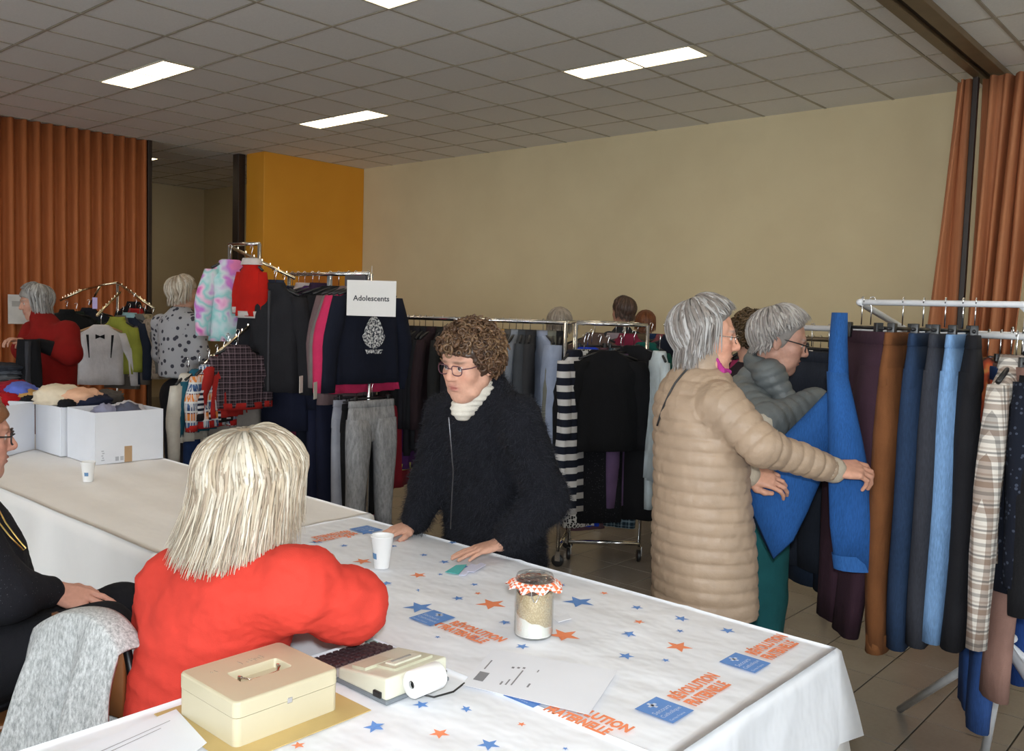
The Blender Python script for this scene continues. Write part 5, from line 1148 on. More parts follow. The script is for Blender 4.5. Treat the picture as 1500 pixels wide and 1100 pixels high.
def stand_legs(P, m, z0, wd=.085, r=(.095, .068, .055), yaw=None, c='1a1614', vox=.013, zoff=0, hemr=None, fwd=0):
    yw = P.yaw if yaw is None else yaw; T = lambda x, y, z: Rz(yw) @ v3((x, y, z))
    hips = [T(s*wd, fwd, z0) for s in (-1, 1)]; kn = [T(s*wd*1.05, fwd+.02, .48) for s in (-1, 1)]; an = [T(s*wd*1.05, 0+fwd*.5, .09) for s in (-1, 1)]
    P.limb([hips[0], kn[0], an[0]], [.08, .05, .04]); P.limb([hips[1], kn[1], an[1]], [.08, .05, .04])
    o = legs(P, hips, kn, an, m, r, pel=(T(0, fwd, z0+.04), (.165, .115, .12)), vox=vox, hemr=hemr); shoes(P, an, yw, c); return o
# ===== person in the fuzzy black cardigan, leaning on the table
b0 = at(722, 800, d=3.40); P = Person(b0, math.pi, 'person with curly brown hair, glasses and fuzzy black cardigan leaning on the table')
P.head(P.L(688, 533, 3.06), math.pi+.02, .20, -.05, 1.0, (.60, .33, .235), hairc=(.10, .055, .03), hairline=.062); P.neck(P.L(703, 592, 3.16), .054)
shL, elL, wrL = P.L(758, 612, 3.06), P.L(800, 732, 3.10), P.L(733, 797, 3.10)
shR, elR, wrR = P.L(654, 604, 3.30), P.L(632, 702, 3.40), P.L(604, 768, 3.39)
rows = [(726, 850, 3.42, .225, .17), (724, 770, 3.40, .215, .165), (717, 690, 3.33, .195, .15), (711, 625, 3.24, .190, .138), (708, 584, 3.19, .158, .114), (708, 560, 3.17, .096, .086), (708, 545, 3.16, .072, .068)]
S_ = secs(P, rows)
P.coarse += [('+', loft([(z, x, y, a*.85, b*.82) for z, x, y, a, b in S_], P.yaw), .0)]
P.limb([shL, elL, wrL], [.05, .042, .028]); P.limb([shR, elR, wrR], [.05, .042, .028])
hd1 = unit(P.L(672, 815, 3.02)-wrL); P.hand(wrL+v3((0, 0, .002)), hd1, (0, 0, 1), -1 if False else 1, ((.05, .12, .1), (.02, .1, .1), (.05, .1, .1), (.1, .15, .1)), 0, 1.0, .10, elL)
hd2 = unit(P.L(548, 790, 3.28)-wrR); P.hand(wrR, hd2, (0, 0, 1), -1, ((.05, .1, .1), (.02, .1, .1), (.05, .1, .1), (.1, .15, .1)), 0, 1.0, .10, elR)
ops = [('+', loft(S_, P.yaw), 0)]+chain([shL, elL, P.L(748, 784, 3.10)], [.082, .075, .058], .05)+chain([shR, elR, P.L(609, 760, 3.39)], [.080, .070, .056], .05)
fdir = Rz(P.yaw) @ v3((0, 1, 0))
nk = P.L(705, 570, 3.15); ops.append(('-', rc(nk+fdir*.055+v3((0, 0, .07)), nk+fdir*.160+v3((0, 0, -.085)), .082, .010), .01))
blackm = cardm('fuzzy_black_knit', '14151b', .95, 260, .8, .35)
o = P.cloth('cardigan', ops, .0085, blackm, folds(.007, 10, 3, .004, 45), label='fuzzy black cardigan')
fuzz(P, o, 34000, .024, mat('black_fibre', '1c1e27', .9), 3, .3)
zp = [nk+fdir*.158+v3((0, 0, -.09))]+[P.L(x, y, d) for x, y, d in ((664, 690, 3.165), (662, 730, 3.215), (660, 775, 3.25))]
MB().tube([tuple(p) for p in zp], .0025, 6).build('zip', mat('zip_dark', (.12, .12, .13), .3, .8), P.e, True)
tk = P.hs2l((0, -.012, -.085))
P.cloth('turtleneck', [('+', rc(tk+v3((0, 0, -.012)), nk+v3((0, 0, -.03)), .060, .078), 0), ('+', rc(nk+fdir*.02, nk+fdir*.092+v3((0, 0, -.065)), .068, .042), .03), ('-', elp(tk+fdir*.03+v3((0, 0, .040)), (.2, .2, .047), Rz(P.yaw) @ Rx(-.45)), .006)], .006, cardm('cream_knit', 'cfc9bd', .9, 220, .5, .06), lambda V, N: .0022*np.sin(V[:, 2]*330)+.003*noise3(V, 25, 5), label='cream roll-neck collar')
stand_legs(P, CM('23242c'), .78, .09)
P.body()
hc = (.13, .075, .042)
P.cap((.055, .030, .018), .018, -.035, front=.058, noise=.008, sc=7)
def curls(P, n, tones, vol, seed, rcurl=.012, zlo=-.055, front=.055):
    r = np.random.RandomState(seed); V = []; F = []; Co = []; K = 12; c0 = v3((0, -.014, .034)); rad = v3((.076, .097, .086)); q = 0
    while q < n:
        d = r.normal(size=3); d /= np.linalg.norm(d); tt = 1/np.sqrt(((d/rad)**2).sum()); p = c0+d*(tt+vol*r.uniform(.55, 1.1))
        if p[2] < zlo+(.03 if p[1] > -.03 else 0) or (p[1] > .045 and p[2] < front+.006*r.normal()) or (p[1] > .0 and abs(p[0]) > .05 and p[2] < .005): continue
        q += 1; a = np.cross(d, r.normal(size=3)); a /= np.linalg.norm(a); b = np.cross(d, a); rr = rcurl*r.uniform(.6, 1.3); tone = v3(tones[r.randint(len(tones))])*r.uniform(.7, 1.25); b0_ = len(V); g = .0042*r.uniform(.7, 1.3)
        ax = d*r.uniform(.2, 1)+a*r.normal()*.4; ax /= np.linalg.norm(ax); x = np.cross(ax, b); x /= np.linalg.norm(x); y = np.cross(ax, x); pts = [p+rr*(math.cos(k*.62)*x+math.sin(k*.62)*y)+ax*(k-K/2)*.0016 for k in range(K)]
        for k in range(K):
            t = pts[min(k+1, K-1)]-pts[max(k-1, 0)]; t /= np.linalg.norm(t); n1 = np.cross(t, ax); n1 /= np.linalg.norm(n1); n2 = np.cross(t, n1); gg = g*(1-.6*abs(k/(K-1)-.45)*1.6)
            for j in range(4): V.append(P.hs2l(pts[k]+n1*gg*math.cos(j*1.571)+n2*gg*1.6*math.sin(j*1.571))); Co.append(tone)
        for k in range(K-1):
            for j in range(4): F.append((b0_+k*4+j, b0_+k*4+(j+1) % 4, b0_+(k+1)*4+(j+1) % 4, b0_+(k+1)*4+j))
    return big_mesh('hair', np.array(V), np.array(F), HAIRM, P.e, np.clip(np.array(Co), 0, 1))
curls(P, 950, [(.12, .065, .034), (.17, .10, .052), (.075, .038, .021), (.14, .075, .040)], .034, 4, .0105, -.045, .066)
P.glasses(mat('glasses_plum', (.09, .03, .045), .3), .023, .0165, .0019)
# ===== person in the beige quilted coat
b0 = at(1030, 860, d=3.02); P = Person(b0, -.42, 'person with grey hair in a long beige quilted coat reaching for blue jeans')
P.head(P.L(1034, 494, 2.99), -1.10, .05, 0, 1.0, (.62, .32, .22), hairc=(.22, .20, .18), mouth=.003); P.neck(P.L(1024, 548, 3.0), .054)
rows = [(1031, 890, 3.03, .192, .172), (1030, 800, 3.02, .185, .168), (1027, 700, 3.0, .170, .155), (1025, 625, 3.0, .176, .150), (1023, 580, 3.0, .168, .130), (1024, 552, 3.0, .125, .10), (1027, 533, 3.0, .078, .076), (1029, 520, 3.0, .070, .070)]
S_ = secs(P, rows); P.coarse += [('+', loft([(z, x, y, a*.85, b*.85) for z, x, y, a, b in S_], P.yaw), 0)]
shR, elR, wrR = P.L(1054, 592, 2.86), P.L(1116, 654, 2.78), P.L(1216, 687, 2.87)
shL, elL, wrL = P.L(1000, 590, 3.14), P.L(1060, 680, 3.22), P.L(1093, 694, 3.07)
P.limb([shR, elR, wrR], [.05, .042, .028]); P.limb([shL, elL, wrL], [.05, .042, .028])
P.hand(wrR, unit(P.L(1262, 688, 2.88)-wrR), unit(-cF*.55+cU*.8), -1, ((.30, .55, .4), (.38, .65, .45), (.46, .75, .5), (.55, .85, .5)), .9, 1.12, .05, elR)
P.hand(wrL, unit(P.L(1140, 704, 3.04)-wrL), unit(cU*.6-cF*.8), 1, ((.45, .6, .4),)*4, .6, 1.0, .04, elL)
def puff(P, arms, per, amp, axis_z0=0, ridge=.45, pera=None):
    def f(V, N):
        z = V[:, 2]; h = np.abs(np.sin(math.pi*(z/per+.06*np.sin(4*V[:, 0]+2.5*V[:, 1])+.04*noise3(V, 8, 2))))**ridge; best = np.full(len(V), 9.)
        for pts, rad in arms:
            acc = 0
            for i in range(len(pts)-1):
                a, b = v3(pts[i]), v3(pts[i+1]); ba = b-a; L = np.linalg.norm(ba); t = np.clip(((V-a) @ ba)/L**2, 0, 1); dd = np.linalg.norm(V-a-t[:, None]*ba, axis=1)-(rad[i]+(rad[i+1]-rad[i])*t)
                m = (dd < best) & (dd < .012)*(np.ones(len(V), bool)); s = acc+t*L; ha = np.abs(np.sin(math.pi*(s/(pera or per)+.05*noise3(V, 9, 4))))**ridge
                h = np.where(m, ha, h); best = np.where(m, dd, best); acc += L
        return amp*(h-.75)+.0022*noise3(V, 40, 8)+.004*noise3(V, 9, 6)
    return f
nyl = lambda name, c: (lambda t: (t.col(t.ramp(t.noise(t.coord(), 10, 5), [(.3, [v*.88 for v in lin(c)[:3]]), (.7, [min(1, v*1.06) for v in lin(c)[:3]])])), setattr(t.b.inputs['Roughness'], 'default_value', .5), t.bump(t.noise(t.coord(), 70, 4, .6), .25, .006), t.m)[-1])(NT(name))
beige = nyl('beige_nylon', 'a38c76')
aR = ([shR, elR, wrR-unit(wrR-elR)*.012], [.078, .058, .045]); aL = ([shL, elL, wrL-unit(wrL-elL)*.01], [.078, .058, .045])
ops = [('+', loft(S_, P.yaw), 0)]+chain(*aR, .035)+chain(*aL, .035)
o = P.cloth('quilted_coat', ops, .0058, beige, puff(P, [aR, aL], .045, .0095, ridge=.30), 1, 'long beige quilted coat')
coat = o
cfm = cardm('cuff_knit', 'b5a896', .9, 300, .4, .06)
for w_, e_ in ((wrR, elR), (wrL, elL)): d_ = unit(w_-e_); P.cloth('cuff', [('+', rc(w_-d_*.020, w_+d_*.012, .043, .043), 0)], .006, cfm, folds(.001, 60, 2))
P.cloth('scarf', [('+', rc(P.L(1044, 516, 2.935), P.L(1058, 543, 2.925), .009, .010), 0), ('+', rc(P.L(1058, 543, 2.925), P.L(1068, 545, 2.97), .010, .010), .01)], .004, CM('b03a86'), folds(.003, 50, 6), label='pink scarf edge at the collar')
P.cloth('collar', [('+', rc(P.L(1027, 536, 3.0), P.L(1031, 514, 3.0), .084, .078), 0), ('-', rc(P.L(1027, 540, 3.0), P.L(1034, 490, 2.99), .069, .064), 0), ('-', elp(P.L(1085, 500, 2.98), (.09, .09, .09)), .01)], .006, beige, folds(.003, 30, 6))
stand_legs(P, CM('3c2138'), .66, .075, (.075, .062, .055), vox=.011)
P.body()
gt = [(.26, .24, .225), (.33, .31, .295), (.19, .165, .15), (.40, .385, .375), (.23, .20, .18)]
P.cap((.20, .18, .165), .012, -.075, front=.095)
P.locks(900, gt, ([0, .9, 1.6, 2.2, 3.15], [.05, -.02, -.06, -.10, -.12]), .026, 5, 60, 98, 112, .005, .0068, 18, crown=.45)
P.glasses(mat('glasses_silver', (.5, .5, .48), .25, 1), .021, .014, .0012)
# shoulder strap lying on the coat
def onsurf(o, px, py, lift=.004):
    dg = bpy.context.evaluated_depsgraph_get(); M_ = o.matrix_world; org = Vector((0, 0, CAM_H)); inv = M_.inverted(); hit, loc_, nrm, _ = o.ray_cast(inv @ org, (inv.to_3x3() @ ray(px, py)).normalized())
    return (loc_+nrm*lift) if hit else None
bpy.context.view_layer.update()
pts = [q for q in (onsurf(coat, x, y) for x, y in ((1036, 532), (1022, 533), (1010, 539), (1000, 549), (990, 562), (981, 578), (973, 596), (967, 614), (964, 624))) if q is not None]
if len(pts) > 2: MB().tube(pts, .0035, 6).build('bag_strap', BLACKP, P.e, True)
# ===== person in the grey quilted jacket
b0 = at(1112, 800, d=3.66); P = Person(b0, -1.0, 'person with short grey hair, dark glasses and grey quilted jacket looking down at the clothes')
P.head(P.L(1143, 500, 3.50), -1.12, .22, 0, 1.0, (.58, .32, .24), hairc=(.30, .27, .25)); P.neck(P.L(1120, 552, 3.60), .054)
rows = [(1112, 735, 3.66, .19, .155), (1110, 670, 3.64, .185, .15), (1106, 610, 3.62, .185, .145), (1106, 575, 3.60, .168, .13), (1113, 552, 3.60, .12, .10), (1120, 538, 3.58, .08, .08)]
S_ = secs(P, rows); P.coarse += [('+', loft([(z, x, y, a*.85, b*.85) for z, x, y, a, b in S_], P.yaw), 0)]
shR, elR, wrR = P.L(1092, 592, 3.46), P.L(1122, 622, 3.30), P.L(1196, 588, 3.42); shL, elL, wrL = P.L(1130, 585, 3.76), P.L(1165, 620, 3.72), P.L(1205, 600, 3.62)
P.limb([shR, elR, wrR], [.05, .042, .028]); P.limb([shL, elL, wrL], [.05, .042, .028])
P.hand(wrR, unit(P.L(1235, 580, 3.5)-wrR), unit(cU-cF*.3), -1, ((.3, .5, .3),)*4, .4, 1, .04, elR); P.hand(wrL, unit(P.L(1240, 596, 3.6)-wrL), unit(cU), 1, ((.3, .5, .3),)*4, .4, 1, .04, elL)
grm = nyl('grey_nylon', '666c6e')
aR = ([shR, elR, wrR-unit(wrR-elR)*.01], [.085, .068, .060]); aL = ([shL, elL, wrL], [.082, .066, .055])
o = P.cloth('quilted_jacket', [('+', loft(S_, P.yaw), 0)]+chain(*aR, .045)+chain(*aL, .045), .0085, grm, puff(P, [aR, aL], .043, .0095, ridge=.35, pera=.045), 1, 'grey quilted jacket')
P.cloth('collar', [('+', rc(P.L(1108, 500+30, 3.58), P.L(1128, 550, 3.45), .05, .055), 0), ('+', rc(P.L(1128, 550, 3.45), P.L(1150, 582, 3.42), .055, .040), .03), ('+', rc(P.L(1110, 522, 3.62), P.L(1140, 540, 3.62), .045, .05), .03), ('-', rc(P.L(1120, 560, 3.58), P.L(1146, 490, 3.50), .066, .074), .01)], .0075, grm, lambda V, N: .010*np.abs(np.sin(88*(V @ (cR*.35-cU*.94))))**.35-.006, label='wide standing quilted collar')
d_ = unit(wrR-elR); P.cloth('lining_cuff', [('+', rc(elR-d_*.012+v3((0, 0, -.004)), elR+d_*.012, .072, .071), 0)], .006, cardm('cream_lining', 'b9b2a4', .9, 250, .4, .05), label='cream lining edge of the turned sleeve')
stand_legs(P, CM('1f5a5e'), .80, .10, (.105, .085, .075), vox=.012, hemr=.085)
P.body()
g2 = [(.36, .33, .31), (.44, .41, .385), (.28, .25, .235), (.50, .475, .455), (.32, .29, .275)]
P.cap((.30, .27, .25), .010, -.055, front=.098)
P.locks(850, g2, ([0, .9, 1.6, 2.2, 3.15], [.045, .03, .005, -.045, -.06]), .028, 8, 64, 94, 106, .006, .0066, 16, crown=.5)
P.glasses(mat('glasses_black', (.02, .02, .022), .3), .024, .019, .0024)
# ===== seated person in the red sweater, seen from behind
b0 = at(302, 1000, d=2.22); P = Person(b0, -.12, 'person with blond bobbed hair in a coral red sweater seated at the table')
P.head(P.L(372, 716, 2.13), -.42, .16, .05, 1.04, (.60, .34, .25), hairc=(.50, .42, .30)); P.neck(P.L(360, 800, 2.11), .058)
rows = [(303, 1085, 2.22, .20, .19), (300, 1010, 2.22, .222, .195), (312, 935, 2.20, .225, .18), (332, 875, 2.16, .218, .158), (347, 832, 2.13, .19, .125), (356, 808, 2.12, .125, .095), (360, 794, 2.11, .078, .074)]
S_ = secs(P, rows); P.coarse += [('+', loft([(z, x, y, a*.85, b*.85) for z, x, y, a, b in S_], P.yaw), 0)]
shR, elR, wrR = P.L(436, 862, 2.04), P.L(514, 888, 2.14), P.L(500, 858, 2.38); shL, elL, wrL = P.L(262, 862, 2.22), P.L(245, 930, 2.40), P.L(400, 880, 2.52)
P.limb([shR, elR, wrR], [.05, .045, .03]); P.limb([shL, elL, wrL], [.05, .045, .03])
P.hand(wrR, unit(P.L(484, 815, 2.47)-wrR), unit(cR*.9-cF*.2), -1, ((.5, .6, .4),)*4, .5, 1, .03, elR); P.hand(wrL, unit(P.L(460, 850, 2.52)-wrL), unit(cU), 1, ((.5, .6, .4),)*4, .5, 1, .03, elL)
redm = cardm('coral_knit', 'cf4034', .85, 420, .25, .05)
aR = ([shR, elR, wrR-unit(wrR-elR)*.02], [.102, .072, .050]); aL = ([shL, elL, wrL-unit(wrL-elL)*.02], [.10, .08, .05])
def redfold(V, N):
    h = .007*noise3(V, 9, 11)+.007*noise3(V*np.array([1, 1, 2.2]), 14, 12); q = np.linalg.norm(V-elR, axis=1); h += .009*np.sin(q*80+2*noise3(V, 8, 2))*np.exp(-(q/.16)**2); return h
P.cloth('sweater', [('+', loft(S_, P.yaw), 0)]+chain(*aR, .06)+chain(*aL, .06), .008, redm, redfold, label='coral red sweater')
hips = [P.P(s*.10, .02, .56) for s in (-1, 1)]; kn = [P.P(s*.12, .44, .56) for s in (-1, 1)]; an = [P.P(s*.12, .42, .09) for s in (-1, 1)]
for q in (0, 1): P.limb([hips[q], kn[q], an[q]], [.08, .055, .04])
legs(P, hips, kn, an, CM('24262e'), (.10, .075, .055), pel=(P.P(0, .0, .58), (.20, .17, .12)), vox=.013); shoes(P, an, P.yaw)
P.body(vh=.004)
bl = [(.50, .42, .31), (.58, .51, .40), (.44, .36, .26), (.64, .58, .48), (.38, .30, .22), (.54, .47, .37)]
P.cap((.42, .32, .22), .018, -.12, front=.055, ops=[('+', elp(P.hs2l((0, -.03, -.05)), v3((.095, .075, .085))*P.hs, P.hR), .05)])
P.locks(2300, bl, ([0, .9, 1.6, 2.2, 3.15], [-.05, -.105, -.145, -.165, -.165]), .032, 21, 70, 86, 92, .010, .0050, 10, crown=.30, flip=.16, tz=.028, root=.5, ru=.3)
cup(Vector(P.b)+Vector(P.L(481, 850, 2.48)), 'white paper cup held by the person in the red sweater', 0, .62)
# chair under her, with a grey cardigan over its back
def chair(p, rz, label, seatm, z=.46, bw=.185):
    e = empty('chair', (p[0], p[1], 0), rz, label, 'chair'); fm = mat('chair_frame', '17171a', .35, .6)
    MB().cbox((-.21, -.20, z-.022), (.21, .21, z), .01).build('seat', seatm, e)
    for s in (-1, 1):
        MB().tube([(s*.19, .19, 0), (s*.18, .16, z-.022)], .011, 8).build('leg', fm, e, True); MB().tube([(s*.20, -.26, 0), (s*(bw+.005), -.19, z-.02), (s*(bw+.003), -.21, .62), (s*bw, -.245, .80)], .011, 8).build('leg', fm, e, True)
        MB().tube([(s*.185, .17, .2), (s*.195, -.22, .2)], .008, 8).build('stretcher', fm, e, True)
    MB().rings([[(x, -.235-.02*math.cos(x*7)+t, zz) for x, t in ((-bw, -.008), (-bw/2, -.008), (0, -.008), (bw/2, -.008), (bw, -.008), (bw, .006), (bw/2, .006), (0, .006), (-bw/2, .006), (-bw, .006))] for zz in (.62, .70, .77, .82)]).build('backrest', seatm, e, True)
    return e
wood = mat('chair_wood', '7a4e2c', .4)
cp = at(128, 890, d=2.14)+Vector((-.05+.02, .245, 0)); chair((cp.x-.02, cp.y), .2, 'chair under the person in red, its back covered by a grey cardigan', wood, bw=.135)
Rq = Matrix.Rotation(.2, 4, 'Z'); ce = Vector((cp.x-.02, cp.y, 0))
def gc(u, v):
    x = -.18+.36*u; s = v*2-1; zt = .850-.05*abs(x/.18)**3+.010*math.sin(15*x+1)
    if abs(s) < .12: y = -.25+s*.30; z_ = zt-.4*s*s; dn = 0
    else:
        dn = (abs(s)-.12)/.88; side = 1 if s > 0 else -1; L_ = (.56+.05*math.sin(7*x)) if side < 0 else .34
        f_ = (.034*math.sin(x*30+1.2+1.5*dn)+.016*math.sin(x*64+2.5*dn))*min(1, dn*1.8)
        y = -.25+side*(.038+.010*dn)+f_-(.09*dn if side < 0 else 0); z_ = zt-.006-L_*dn
    xx = x*(.90+.22*dn)+.012*math.sin(z_*16)-.03*dn
    return ce+Rq @ Vector((xx, y, z_))
gm_ = ptn('grey_marl_knit', lambda t: t.ramp(t.noise(t.coord('Object', (1, 1, .35)), 150, 4, .75), [(.35, (.28, .29, .29)), (.5, (.46, .47, .47)), (.65, (.64, .65, .65))]))
o = MB().grid(gc, 46, 60).build('draped_cardigan', gm_, None, True); o.modifiers.new('s', 'SOLIDIFY').thickness = .012; tag(o, 'grey marl cardigan draped over the chair back behind the red sweater', 'cardigan')
# ===== seated person in black at the edge
b0 = at(-40, 980, d=2.52); P = Person(b0, -.32, 'person in a black sequinned top with glasses seated beside the person in red')
P.head(P.L(-42, 640, 2.52), -.30, .05, 0, 1.0, (.60, .30, .22), hairc=(.22, .09, .04)); P.neck(P.L(-45, 735, 2.54), .052)
rows = [(-42, 1010, 2.52, .205, .18), (-42, 930, 2.52, .20, .175), (-44, 850, 2.52, .19, .16), (-45, 790, 2.53, .175, .135), (-46, 755, 2.54, .125, .10), (-46, 735, 2.54, .075, .07)]
S_ = secs(P, rows); P.coarse += [('+', loft([(z, x, y, a*.85, b*.85) for z, x, y, a, b in S_], P.yaw), 0)]
shR, elR, wrR = P.L(-40, 810, 2.36), P.L(10, 872, 2.36), P.L(80, 866, 2.50); shL, elL, wrL = P.L(-50, 810, 2.70), P.L(10, 870, 2.80), P.L(110, 880, 2.72)
P.limb([shR, elR, wrR], [.05, .042, .028]); P.limb([shL, elL, wrL], [.05, .042, .028])
P.hand(wrR, unit(P.L(165, 892, 2.50)-wrR), unit(cU*.8-cF*.6), -1, ((.15, .3, .2), (.2, .35, .2), (.3, .4, .2), (.4, .5, .3)), .2, 1.0, .06, elR); P.hand(wrL, unit(P.L(190, 890, 2.66)-wrL), unit(cU), 1, ((.2, .3, .2),)*4, .2, 1.0, .05, elL)
seq = dots('sequins', (.010, .010, .014), (.22, .22, .25), 130, .055)
aR = ([shR, elR, wrR-unit(wrR-elR)*.02], [.085, .066, .045]); aL = ([shL, elL, wrL-unit(wrL-elL)*.02], [.082, .066, .045])
P.cloth('sequin_top', [('+', loft(S_, P.yaw), 0)]+chain(*aR, .05)+chain(*aL, .05), .009, seq, folds(.006, 10, 13, .002, 40), label='black top with scattered sequins')
hips = [P.L(-20, 975, 2.40), P.L(-30, 960, 2.65)]; kn = [P.L(150, 925, 2.42), P.L(178, 893, 2.62)]; an = [v3((k[0], k[1], .09))+Rz(P.yaw) @ v3((0, -.03, 0)) for k in kn]
for q in (0, 1): P.limb([hips[q], kn[q], an[q]], [.08, .055, .04])
legs(P, hips, kn, an, CM('15151a'), (.105, .078, .055), pel=(P.L(-40, 990, 2.52), (.20, .18, .11)), vox=.012); shoes(P, an, P.yaw)
P.body(nail=(.45, .02, .03))
P.cap((.20, .085, .04), .014, -.09, front=.062); P.locks(260, [(.22, .09, .04), (.30, .14, .07), (.16, .06, .03)], ([0, .9, 1.6, 3.15], [-.02, -.08, -.13, -.15]), .020, 31, 62, 102, 116)
P.glasses(mat('glasses_black', (.02, .02, .022), .3), .024, .019, .0022)
MB().tube([tuple(P.L(x, y, d)) for x, y, d in ((-8, 735, 2.42), (8, 765, 2.37), (25, 788, 2.36), (38, 803, 2.37), (34, 806, 2.37), (14, 785, 2.355), (-6, 760, 2.37))], .002, 6).build('gold_chain', mat('gold', (.65, .45, .15), .3, 1), P.e, True)
MB().tube([tuple(wrR+.028*(math.cos(a)*unit(cU*.8-cF*.6)+math.sin(a)*np.cross(unit(wrR-elR), unit(cU*.8-cF*.6)))) for a in np.linspace(0, 6.0, 16)], .0022, 6, closed=True).build('bracelet', mat('gold', (.65, .45, .15), .3, 1), P.e, True)
cq = at(-30, 1010, d=2.52); chair((cq.x, cq.y), -.32, 'brown chair under the person in black sequins', wood)
# ===== far person in the red roll-neck
b0 = at(74, 600, d=6.6); P = Person(b0, math.pi-.25, 'person with grey bobbed hair in a red roll-neck sweater holding a black garment')
P.head(P.L(52, 443, 6.62), math.pi-.12, .18, 0, 1.03, (.52, .28, .20), hairc=(.30, .28, .27)); P.neck(P.L(60, 468, 6.62), .052)
rows = [(75, 572, 6.6, .20, .17), (76, 535, 6.6, .215, .17), (75, 500, 6.6, .205, .155), (72, 480, 6.6, .175, .125), (66, 468, 6.61, .11, .095), (62, 460, 6.62, .078, .076)]
S_ = secs(P, rows); P.coarse += [('+', loft([(z, x, y, a*.85, b*.85) for z, x, y, a, b in S_], P.yaw), 0)]
shR, elR, wrR = P.L(98, 486, 6.5), P.L(102, 518, 6.42), P.L(54, 504, 6.30); shL, elL, wrL = P.L(48, 486, 6.75), P.L(34, 512, 6.62), P.L(30, 500, 6.38)
P.limb([shR, elR, wrR], [.05, .042, .028]); P.limb([shL, elL, wrL], [.05, .042, .028])
P.hand(wrR, unit(P.L(38, 500, 6.3)-wrR), unit(cU), 1, ((.5, .6, .4),)*4, .5, 1.0, .04, elR); P.hand(wrL, unit(P.L(16, 497, 6.3)-wrL), unit(cU), -1, ((.5, .6, .4),)*4, .5, 1.0, .04, elL)
rd = cardm('red_knit', '7d1512', .9, 200, .3, .10); aR = ([shR, elR, elR+(wrR-elR)*.35], [.09, .078, .07]); aL = ([shL, elL, elL+(wrL-elL)*.6], [.085, .07, .06])
P.cloth('sweater', [('+', loft(S_, P.yaw), 0), ('+', rc(P.L(60, 468, 6.62), P.L(57, 459, 6.62), .075, .07), .03)]+chain(*aR, .05)+chain(*aL, .05), .012, rd, folds(.006, 10, 3), label='red roll-neck sweater')
P.cloth('black_sleeve', chain([elR+(wrR-elR)*.25, wrR-unit(wrR-elR)*.02], [.062, .048], .01), .009, CM('121216'), folds(.003, 20, 3))
stand_legs(P, CM('1c1c22'), .80, .09, vox=.016); P.body(.006, .005, .02)
P.cap((.25, .235, .22), .016, -.08, front=.06); P.locks(320, [(.34, .33, .32), (.25, .24, .23), (.44, .43, .42), (.18, .17, .16)], ([0, .9, 1.6, 3.15], [.03, -.06, -.10, -.115]), .024, 41, 62, 100, 116, .004, .011)
g_ = empty('black_garment', P.b, 0, 'black and grey garment held up by the person in red', 'garment')
for k, (x0, x1, y0, y1, c) in enumerate(((22, 62, 497, 580, '121216'), (38, 47, 500, 575, '3c3c42'))):
    R_q = []
    for j in range(8):
        u = j/7; yy = y0+(y1-y0)*u; R_q.append([tuple(P.L((x0+x1)/2, yy, 6.22-.03*k)+cR*((x1-x0)/2*6.2/1300*(.75+.35*u))*math.cos(t)+cF*.035*math.sin(t)+cF*.012*math.sin(3*t+4*u)) for t in np.linspace(0, 2*math.pi, 17)[:-1]])
    MB().rings(R_q).build(('main_cloth', 'grey_panel')[k], CM(c), g_, True)
# ===== person in the spotted sweater
b0 = at(262, 600, d=6.9); P = Person(b0, .12, 'person with short fair hair in a pale grey sweater with dark spots')
P.head(P.L(268, 430, 6.9), -.35, .10, 0, 1.03, (.55, .30, .21), hairc=(.45, .37, .28)); P.neck(P.L(265, 455, 6.9), .052)
rows = [(262, 552, 6.9, .175, .135), (262, 520, 6.9, .19, .14), (262, 490, 6.9, .188, .135), (262, 468, 6.9, .175, .115), (264, 457, 6.9, .12, .09), (266, 449, 6.9, .07, .07)]
S_ = secs(P, rows); P.coarse += [('+', loft([(z, x, y, a*.85, b*.85) for z, x, y, a, b in S_], P.yaw), 0)]
shR, elR, wrR = P.L(287, 474, 6.82), P.L(292, 518, 6.82), P.L(300, 528, 7.08); shL, elL, wrL = P.L(236, 474, 7.0), P.L(236, 518, 7.1), P.L(262, 528, 7.3)
P.limb([shR, elR, wrR], [.05, .042, .028]); P.limb([shL, elL, wrL], [.05, .042, .028])
P.hand(wrR, unit(wrR-elR), unit(cU), -1, ((.3, .4, .3),)*4, .3, 1.0, .04, elR); P.hand(wrL, unit(wrL-elL), unit(cU), 1, ((.3, .4, .3),)*4, .3, 1.0, .04, elL)
sp = dots('spotted_knit', (.36, .36, .38), (.045, .045, .06), 21, .30)
P.cloth('sweater', [('+', loft(S_, P.yaw), 0)]+chain([shR, elR, wrR], [.078, .065, .048], .05)+chain([shL, elL, wrL], [.078, .065, .048], .05), .011, sp, folds(.005, 11, 3), label='pale grey sweater with dark spots')
stand_legs(P, CM('17171c'), .86, .085, vox=.016); P.body(.006, .005, .02)
P.cap((.36, .29, .22), .016, -.075, front=.06); P.locks(320, [(.50, .43, .34), (.58, .52, .43), (.40, .32, .24), (.62, .57, .50)], ([0, .9, 1.6, 3.15], [.03, -.03, -.07, -.095]), .024, 51, 62, 98, 114, .004, .011)
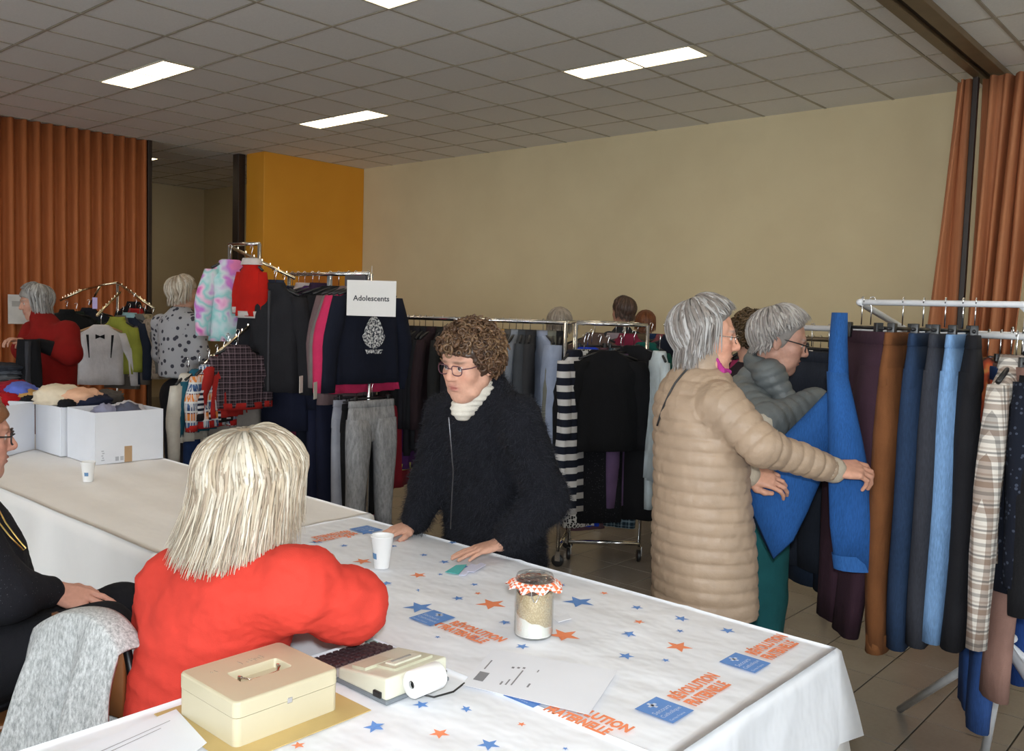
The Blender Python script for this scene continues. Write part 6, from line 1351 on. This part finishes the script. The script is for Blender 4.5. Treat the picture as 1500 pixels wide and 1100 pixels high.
# ===== people whose heads show above the racks
for px, py, d, yaw, tones, cl, lab, sty in ((820, 451, 7.0, .8, [(.36, .31, .26), (.28, .24, .2)], '50535a', 'person with greying hair behind the chrome rail of jackets', 's'), (914, 434, 7.7, 1.45, [(.06, .035, .025), (.09, .05, .035)], '2b3038', 'person with short dark hair standing behind the caster rack', 's'), (946, 455, 8.6, .58, [(.16, .05, .02), (.22, .08, .03)], '3c2a2a', 'person with auburn hair standing behind the caster rack', 's'), (1101, 458, 4.7, .3, [(.075, .045, .02), (.11, .065, .03)], '241c22', 'person with bushy dark brown hair between the two grey-haired people', 'c')):
    q = at(px, py, d=d); h = q.z; P = Person((q.x, q.y), yaw, lab); sk_ = (h-.14)
    P.head(v3((0, 0, h-.135)), yaw, .1, 0, 1.0, (.52, .28, .2), hairc=tones[0]); P.neck(v3((0, 0, h-.30)), .052); sz = h-.29
    S_ = [(sz-.62, 0, 0, .18, .14), (sz-.4, 0, 0, .175, .135), (sz-.18, 0, 0, .18, .135), (sz-.06, 0, 0, .16, .11), (sz, 0, 0, .085, .08), (sz+.03, 0, 0, .062, .062)]
    P.coarse += [('+', loft([(z, x, y, a*.85, b*.85) for z, x, y, a, b in S_], P.yaw), 0)]; ops = [('+', loft(S_, P.yaw), 0)]
    for s in (-1, 1):
        a_, b_, c_ = P.P(s*.17, 0, sz-.08), P.P(s*.22, -.03, sz-.34), P.P(s*.19, .16, sz-.50); P.limb([a_, b_, c_], [.05, .04, .028]); ops += chain([a_, b_, c_], [.07, .058, .045], .04); P.hand(c_, unit(c_-b_), (0, 0, 1), -s, ((.3, .4, .3),)*4, .3, 1, .04, b_)
    P.cloth('sweater', ops, .014, CM(cl), folds(.005, 10, 3)); stand_legs(P, CM('1d1e26'), sz-.58, .085, vox=.018); P.body(.007, .006, .022)
    P.cap(tones[0], .016, -.07, front=.06, noise=.006 if sty == 'c' else 0)
    if sty == 'c': curls(P, 350, tones, .030, 9, .014)
    else: P.locks(240, tones, ([0, .9, 1.6, 3.15], [.045, .0, -.05, -.08]), .018, 61, 62, 96, 112, .004, .012)
